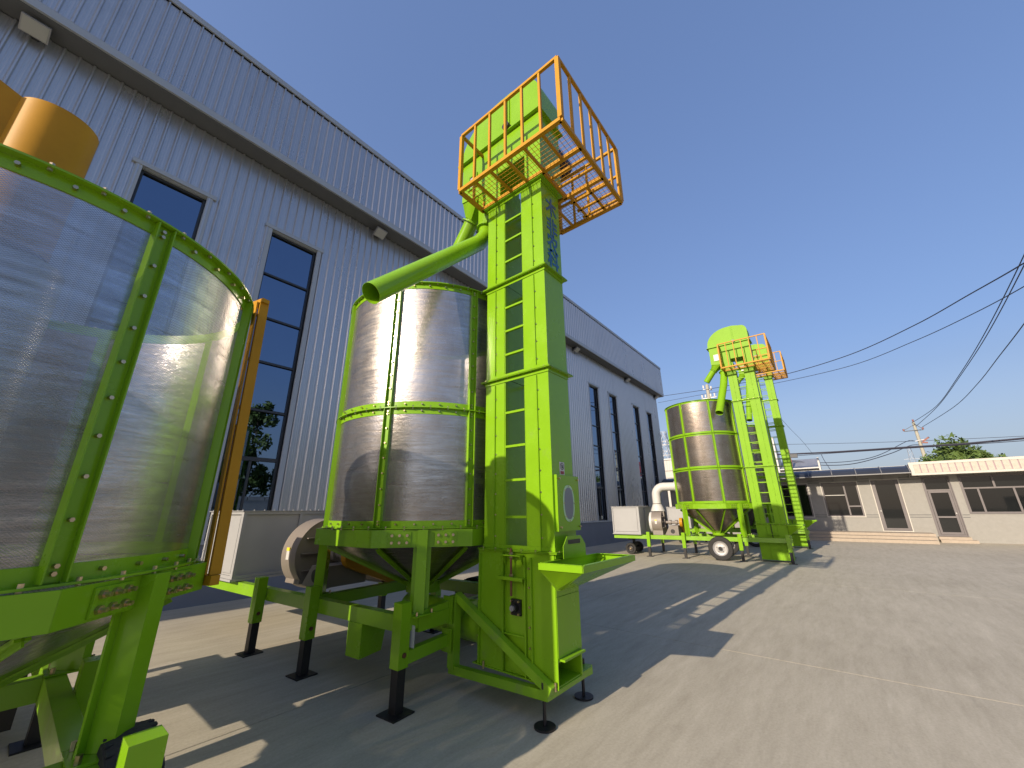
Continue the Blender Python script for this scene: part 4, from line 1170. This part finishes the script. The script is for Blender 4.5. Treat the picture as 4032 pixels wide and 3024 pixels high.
        # auger tube to the elevator boot and the tie bars
    return t

blower_top = {'m1': 2.35, 'm2': 2.44, 'm3': 2.44}
RZ1 = radians(4.45)
def to_local(P, loc, rz):
    d = Vector((P[0] - loc[0], P[1] - loc[1])); c, s = cos(rz), sin(rz)
    return (d.x * c + d.y * s, -d.x * s + d.y * c)
L1 = (2.421, 3.234, 0)
d1c = to_local((3.363, 4.127), L1, RZ1)
m1 = dryer(L1, RZ1, 'middle lime green grain dryer with a short two-tier shiny stainless drum and cone', [0.0, 1.465, 2.65], (0.0, 4.62), 1.68, d1c, [1.445, 2.667, 4.20], 1.15, DRUM1, 'm1',
      wheels=((1.95, 0.75, 1),), box=(0.0, 1.6, 3.46, 4.60, 0.74, 1.62), blower=(0.76, 2.68, 1.05, 0.45, 0.36), duct_dx=0.42, bracket=0.72)
# auger and tie bars of the middle dryer (bolted to its chassis)
inv = Matrix.Rotation(-RZ1, 4, 'Z') @ Matrix.Translation(-Vector(L1))
def m1part(mb, name, m, **k):
    mb.v = [tuple(inv @ Vector(v)) for v in mb.v]
    return mb.build(name, m, m1, **k)
m1part(MB().cyl((3.34, 4.3, 0.52), (3.30, 2.95, 0.50), 0.16, 28), 'auger_tube', GREEN_BEAM, smooth=True)
m1part(MB().cyl((3.34, 3.30, 0.52), (3.33, 3.27, 0.52), 0.19, 28), 'auger_flange', GREEN_BEAM)
m1part(MB().bar((2.47, 3.22, 0.40), (3.0, 3.26, 0.42), 0.07, 0.10), 'tie_bar', GREEN_BEAM)
m1part(MB().bar((2.47, 3.22, 0.66), (3.0, 3.26, 0.70), 0.07, 0.12), 'tie_bar', GREEN_BEAM)
m1part(MB().box(2.955, 2.967, 3.17, 3.30, 0.56, 0.80).box(2.955, 2.967, 3.17, 3.30, 0.32, 0.52), 'tie_plate', GREEN)
m1part(MB().box(2.50, 2.504, 3.15, 3.22, 0.47, 0.64), 'reflector_plate', WHITEP)

RZ2 = radians(5.2)
L2 = (15.25, 2.84, 0)
d2c = to_local((16.2, 3.66), L2, RZ2)
dryer(L2, RZ2, 'far grain dryer with a three-tier brownish steel drum, road wheels and white air duct', [-1.31, 0.0, 1.73, 2.94], (-1.42, 4.25), 1.75, d2c, [1.80, 2.98, 4.19, 5.42], 1.22, DRUM2, 'm2', zbeam=0.72,
      wheels=((-0.06, 0.60, -1), (2.0, 0.60, 1)), box=(0.0, 1.7, 3.22, 4.24, 0.76, 1.72), blower=(0.62, 2.65, 1.15, 0.42, 0.36), casters=True)
L3 = (21.35, 2.75, 0)
d3c = to_local((22.3, 3.58), L3, RZ2)
dryer(L3, RZ2, 'last grain dryer in the row, almost hidden behind the one with road wheels', [-1.31, 0.0, 1.73, 2.94], (-1.42, 4.25), 1.75, d3c, [1.80, 2.98, 4.19, 5.42], 1.22, DRUM2, 'm3', zbeam=0.72,
      wheels=((-0.06, 0.60, -1), (2.0, 0.60, 1)), box=(0.0, 1.7, 3.22, 4.24, 0.76, 1.72), blower=(0.62, 2.65, 1.15, 0.42, 0.36), casters=True)
# nearest dryer at the left edge
L0 = (-1.02, 2.147, 0)
d0c = (-0.224 - L0[0], 3.25 - L0[1])
m0 = dryer(L0, 0.0, 'nearest grain dryer at the left photo edge, one-tier perforated see-through drum', [0.0, 1.29, 2.82], (0.0, 4.1), 1.33, d0c, [1.352, 2.955], 0.98, DRUM0, 'm0', zbeam=0.68,
      wheels=((1.56, 0.36, 1), (-0.3, 0.36, -1)), gusset_big=True)
MB().box(0.85, 1.42, 2.10, 3.88, 0.70, 2.25).build('furnace_box', GREYP, m0)  # furnace box, its hidden extent stretched to shade the ground beyond
MB().box(0.60, 1.40, 2.86, 3.80, 0.12, 0.69).build('added_shade_block', BLACK, m0)  # block added below the box to keep sun off the ground, no dryer part
# orange bracket and orange top ducts on the nearest dryer
def m0part(mb, name, m, **k):
    mb.v = [(a - L0[0], b - L0[1], c) for a, b, c in mb.v]
    return mb.build(name, m, m0, **k)
m0part(MB().bar((0.815, 2.83, 1.27), (0.815, 2.97, 3.04), 0.055, 0.03, (0, 1, 0)).bar((0.775, 2.86, 1.27), (0.775, 3.00, 3.04), 0.010, 0.06, (0, 1, 0)), 'orange_channel', ORANGE)
m0part(MB().bar((0.74, 3.05, 1.245), (0.815, 2.80, 1.245), 0.05, 0.05), 'orange_bracket', ORANGE)
m0part(MB().bar((0.76, 3.20, 3.055), (0.815, 2.94, 3.055), 0.05, 0.03), 'orange_bracket', ORANGE)
m0part(MB().tube([(-0.32, 2.87, 2.8), (-0.32, 2.87, 3.60)], 0.15, 40, True), 'orange_exhaust_duct', ORANGE, smooth=True)
m0part(MB().prism([(-0.9, 2.80, 2.8), (-0.44, 2.80, 2.8), (-0.44, 2.80, 3.60), (-0.9, 2.80, 3.80)], (0, 0.13, 0)), 'orange_duct_box', ORANGE)
m0part(MB().tube([(-0.34, 3.0, 1.5), (-0.34, 3.0, 2.79)], 0.24, 32, True), 'inner_air_pipe', STEEL_G, smooth=True)

# ================================================================== FAR BACKGROUND
# roof building with two white parapet fins behind the office
nb = thing('gabled_shed', 'grey roofed shed with white parapet fins showing over the office awning', 'building', (42, 2.2, 0))
def nbp(mb, name, m, **k):
    mb.v = [(a - 42, b - 2.2, c) for a, b, c in mb.v]; return mb.build(name, m, nb, **k)
nbp(MB().box(42.3, 48, 0.95, 3.7, 0, 4.9), 'wall', OWALL)
nbp(MB().prism([(42.2, 0.92, 4.85), (48, 0.92, 4.85), (48, 0.92, 6.0), (46, 0.92, 6.0)], (0, 2.8, 0)), 'roof', STEEL_G)
nbp(MB().prism([(41.95, 3.72, 4.3), (42.3, 3.72, 4.3), (46, 3.72, 5.0), (42.2, 3.72, 7.75), (41.95, 3.72, 7.78)], (0, 0.14, 0)), 'parapet_fin', WHITEP)
nbp(MB().prism([(41.95, 0.84, 4.3), (42.3, 0.84, 4.3), (44.5, 0.84, 4.6), (42.2, 0.84, 5.65), (41.95, 0.84, 5.7)], (0, 0.12, 0)), 'parapet_fin', WHITEP)
nbp(MB().box(42.0, 42.2, 0.97, 3.7, 4.82, 4.92), 'eave_board', WHITEP)
nbp(MB().box(42.4, 42.5, 2.75, 2.95, 5.1, 6.6), 'red_banner', RED)
wb = thing('white_shed', 'small white clad shed between the factory corner and the far drum', 'building', (60, 18, 0))
for z0, z1, d in ((0, 6.0, 0), (6.05, 7.0, .1), (7.05, 8.6, 0)):
    MB().box(0 + d, 3, -3, 3, z0, z1).build('wall_band', FASC, wb)
for k in range(16): MB().box(-0.05, -0.001, -2.9 + k * 0.37, -2.8 + k * 0.37, 7.06, 8.55).build('panel_rib', WHITEP, wb)
MB().box(-0.15, 3.1, -3.1, 3.1, 8.61, 8.8).build('roof_edge', WHITEP, wb)

def lattice(x, y, h, s, label, arms):
    t = thing('lattice_pylon', label, 'pylon', (x, y, 0), 0)
    n_ = 9; mb = MB(); w0, w1 = s, s * 0.3
    def cor(k): f_ = k / n_; w_ = (w0 + (w1 - w0) * f_) / 2; z = h * f_; return [(-w_, -w_, z), (w_, -w_, z), (w_, w_, z), (-w_, w_, z)]
    for k in range(n_):
        a, b = cor(k), cor(k + 1)
        for i in range(4):
            j = (i + 1) % 4
            mb.bar(a[i], b[i], 0.06, 0.06); mb.bar(a[i], b[j], 0.035, 0.035); mb.bar(a[j], b[i], 0.035, 0.035); mb.bar(b[i], b[j], 0.035, 0.035)
    mb.build('lattice_mast', STEEL_G, t)
    for z, w_ in arms:
        MB().bar((0, -w_, z), (0, w_, z), 0.12, 0.12).bar((0, -w_, z), (0, 0, z + 0.6), 0.06, 0.06).bar((0, w_, z), (0, 0, z + 0.6), 0.06, 0.06).build('crossarm', STEEL_G, t)
    return t
lattice(62, 19.7, 13.2, 2.4, 'grey lattice mast seen in the gap left of the far drum', [(11.2, 1.4), (9.6, 1.2)])
lattice(330, -37, 36, 5, 'tiny hazy pylon on the skyline left of the concrete pole', [(25, 5), (29, 3.5)])

# concrete utility pole with crossarms
PXP, PYP = 60, -7.72
up_ = thing('utility_pole', 'pale concrete utility pole with crossarms behind the office roof', 'pole', (PXP, PYP, 0))
MB().tube([(0, 0, 0), (0, 0, 10.5)], 0.2, 14, True, [0.24, 0.12]).build('pole_shaft', CONC, up_, smooth=True)
MB().bar((-0.15, -0.55, 9.55), (-0.15, 0.95, 9.55), 0.08, 0.08).build('crossarm', FRAMEM, up_)
MB().bar((-0.15, -0.05, 10.2), (-0.15, 1.0, 9.62), 0.05, 0.05).bar((-0.15, 0.0, 10.3), (-0.15, -0.55, 9.62), 0.05, 0.05).build('arm_stay', FRAMEM, up_)
MB().bar((-0.2, -0.6, 8.55), (-0.2, 0.35, 8.40), 0.07, 0.07).build('crossarm', STEEL_G, up_)
for y, z in ((-0.55, 9.68), (0.95, 9.68), (0.0, 10.62)):
    MB().cyl((-0.15, y, z - 0.1), (-0.15, y, z + 0.12), 0.08, 10).build('insulator', INS, up_)
MB().bar((-0.25, -0.2, 8.3), (-0.25, -0.75, 8.7), 0.2, 0.16).bar((-0.25, -0.1, 8.2), (-0.25, -0.55, 8.15), 0.16, 0.14).build('switch_unit', INS, up_)
# pole with insulators above the far drum
p2 = thing('transformer_pole', 'pole top with white insulators and wire loops just above the far drum', 'pole', (60, 11.95, 0))
MB().tube([(0, 0, 0), (0, 0, 18.9)], 0.2, 12, True, [0.3, 0.22]).build('pole_shaft', CONC, p2, smooth=True)
MB().bar((0, -1.0, 16.9), (0, 1.0, 16.9), 0.12, 0.12).build('crossarm', STEEL_G, p2)
MB().bar((0, -0.6, 18.0), (0, 0.6, 18.3), 0.12, 0.12).build('crossarm', STEEL_G, p2)
for y, z in ((-0.8, 17.0), (-0.3, 17.0), (0.4, 17.0), (0.85, 17.0), (0.5, 18.4), (-0.5, 18.1)):
    MB().cyl((-0.1, y, z), (-0.1, y, z + 0.45), 0.11, 10).build('insulator', WHITEP, p2)

# power cables
def px_dir(u, v):
    a, b = (u - 2016) / 1531.72, (v - 1512) / 1531.72
    return Vector((R0[0] * a + R1[0] * b + R2[0], R0[1] * a + R1[1] * b + R2[1], R0[2] * a + R1[2] * b + R2[2]))
def span(p, q, sag, n=14):
    p, q = Vector(p), Vector(q)
    return [p.lerp(q, k / n) - Vector((0, 0, sag * 4 * (k / n) * (1 - k / n))) for k in range(n + 1)]
def cable(label, pts, r, group='overhead cables'):
    mb = MB().tube(pts, r, 6)
    return tag(mb.build('overhead_cable', CABLE), label, 'cable', group)
def at_x(u, v, x):
    d = px_dir(u, v); t = x / d.x
    return Vector((x, d.y * t, 1.6 + d.z * t))
def poly(pix):  # measured way-points of a hanging cable, each with its own distance along x
    P = [at_x(u, v, x) for u, v, x in pix]
    out = []
    for i in range(len(P) - 1):
        p0 = P[max(i - 1, 0)]; p1 = P[i]; p2_ = P[i + 1]; p3 = P[min(i + 2, len(P) - 1)]
        for k in range(8):
            s = k / 8
            out.append(0.5 * ((2 * p1) + (-p0 + p2_) * s + (2 * p0 - 5 * p1 + 4 * p2_ - p3) * s * s + (-p0 + 3 * p1 - 3 * p2_ + p3) * s ** 3))
    return out + [P[-1]]
cable('upper long cable rising to the right from the far elevators', poly([(2590, 1562, 60), (2755, 1538, 60), (2900, 1512, 58), (3099, 1472, 52), (3350, 1395, 46), (3600, 1281, 40), (3816, 1160, 34), (4032, 1036, 29), (4400, 800, 22)]), 0.035)
cable('lower long cable rising to the right from the far elevators', poly([(2590, 1586, 60), (2779, 1551, 60), (2900, 1532, 58), (3062, 1507, 52), (3350, 1440, 46), (3600, 1343, 40), (3816, 1243, 34), (4032, 1128, 29), (4400, 900, 22)]), 0.025)
cable('left one of the paired steep cables running up from the concrete pole', poly([(3592, 1664, 60), (3686, 1600, 52), (3770, 1487, 42), (3872, 1322, 32), (4032, 1005, 23), (4150, 700, 18)]), 0.022)
cable('right one of the paired steep cables running up from the concrete pole', poly([(3605, 1680, 60), (3692, 1600, 52), (3774, 1490, 42), (3882, 1326, 32), (4032, 1045, 23), (4150, 780, 18)]), 0.022)
cable('lowest steep cable running up right from the pole crossarm', poly([(3632, 1681, 60), (3759, 1600, 50), (3850, 1510, 42), (3933, 1404, 33), (4032, 1275, 26), (4200, 1030, 19)]), 0.022)
cable('thick black bundled cable strung low across above the office roof', poly([(3060, 1789, 41), (3112, 1788, 41), (3300, 1779, 41), (3560, 1762, 40), (3760, 1750, 40), (3900, 1738, 40), (4032, 1726, 40), (4400, 1690, 40)]), 0.07)
cable('thin cable hanging just under the thick black bundle', poly([(3100, 1797, 41), (3300, 1783, 41), (3560, 1766, 40), (3800, 1751, 40), (4032, 1735, 40), (4400, 1705, 40)]), 0.025)
cable('slack thin cable looping low over the office awning', poly([(3110, 1811, 45), (3200, 1822, 45), (3350, 1816, 48), (3460, 1792, 52), (3570, 1738, 60), (3600, 1736, 60)]), 0.03)
cable('second slack cable looping low over the office awning', poly([(3110, 1815, 45), (3220, 1831, 45), (3360, 1826, 48), (3500, 1788, 52), (3585, 1754, 60), (3625, 1752, 60)]), 0.035)
cable('fine high wire crossing the sky above the thick black cable', poly([(3090, 1750, 90), (3450, 1742, 90), (3750, 1730, 90), (4032, 1717, 90), (4300, 1700, 90)]), 0.035)
cable('drooping wire from the thick bundle to the office roof', poly([(3234, 1790, 41), (3245, 1812, 40), (3262, 1838, 39), (3270, 1850, 38)]), 0.02)
cable('thin wire of small pennants slanting down left of the bundle', poly([(3075, 1648, 38), (3115, 1692, 39), (3160, 1738, 40), (3198, 1785, 41)]), 0.012)
MBc = MB().bar(at_x(3100, 1796, 40.5), at_x(3140, 1795, 40.5), 0.35, 0.28)
tag(MBc.build('cable_joint_box', FRAMEM), 'dark cable joint box where the thick black cable starts', 'cable joint')

# trees
def tree(name, loc, h, cr, n, label, trunk_r=0.18, cz=0.62, group=None, leaf=0.22, rows=None):
    t = thing(name, label, 'tree', loc, 0, group)
    rnd = random.Random(int(loc[0] * 31 + loc[1] * 17))
    MB().tube([(0, 0, 0), (0.1, 0, h * 0.3), (0, 0.1, h * 0.75)], 0.2, 10, True, [trunk_r, trunk_r * 0.7, trunk_r * 0.2]).build('trunk', BARK, t, smooth=True)
    br = MB()
    clumps = []
    for k in range(26):
        a = rnd.uniform(0, 2 * pi); f_ = rnd.uniform(0, 1); z = h * (0.28 + 0.68 * f_)
        rad = cr * (1 - abs(f_ - 0.4) * 1.1) * rnd.uniform(0.3, 1.0)
        c_ = (rad * cos(a), rad * sin(a), z); clumps.append((c_, cr * rnd.uniform(0.22, 0.42)))
        if k < 14: br.tube([(0, 0, z - h * 0.12), (c_[0] * 0.6, c_[1] * 0.6, z - h * 0.03), c_], 0.05, 6, True, [0.06, 0.04, 0.015])
    br.build('branch', BARK, t)
    lv = MB()
    for k in range(n):
        c_, s_ = clumps[rnd.randrange(len(clumps))]
        v = Vector((rnd.gauss(0, 1), rnd.gauss(0, 1), rnd.gauss(0, 1))).normalized() * s_ * rnd.uniform(0.4, 1.15)
        p = Vector(c_) + v
        d = Vector((rnd.gauss(0, 1), rnd.gauss(0, 1), rnd.gauss(0, 1))).normalized(); e = d.orthogonal().normalized()
        l_ = leaf * rnd.uniform(0.6, 1.3)
        lv.add([p - d * l_, p + e * l_ * 0.45, p + d * l_, p - e * l_ * 0.45], [(0, 1, 2, 3)])
    lv.build('crown', LEAF, t)
    return t
tree('leafy_tree', (50, -8.6, 0), 7.2, 2.7, 9000, 'bushy green tree top rising behind the white office fascia', leaf=0.2)
for k, (x, y, h) in enumerate(((8.5, -19, 9.5), (13.5, -24, 12.5), (17.5, -23, 10.5), (22.0, -26, 11), (3.0, -21, 10))):
    tree('poplar_tree', (x, y, 0), h, 2.3, 2600, ['tall leafy tree across the yard, mirrored at the edge of the second factory window','tallest leafy tree across the yard, behind the boundary wall','leafy tree behind the boundary wall, third from the office end','leafy tree across the yard nearest the office row','leafy tree behind the boundary wall, farthest from the office'][k], group='trees across the yard', leaf=0.28)
# boundary wall across the yard
bwl = thing('boundary_wall', 'pale block boundary wall across the yard with coping, opposite the factory', 'wall', (8, -16, 0))
MB().box(-28, 20, 0, 0.25, 0, 2.5).build('wall', BWALL, bwl)
for k in range(40): MB().box(-28 + k * 1.2 + 0.03, -28 + k * 1.2 + 1.17, -0.03, 0.28, 2.501, 2.8).build('coping_block', BWALL, bwl)
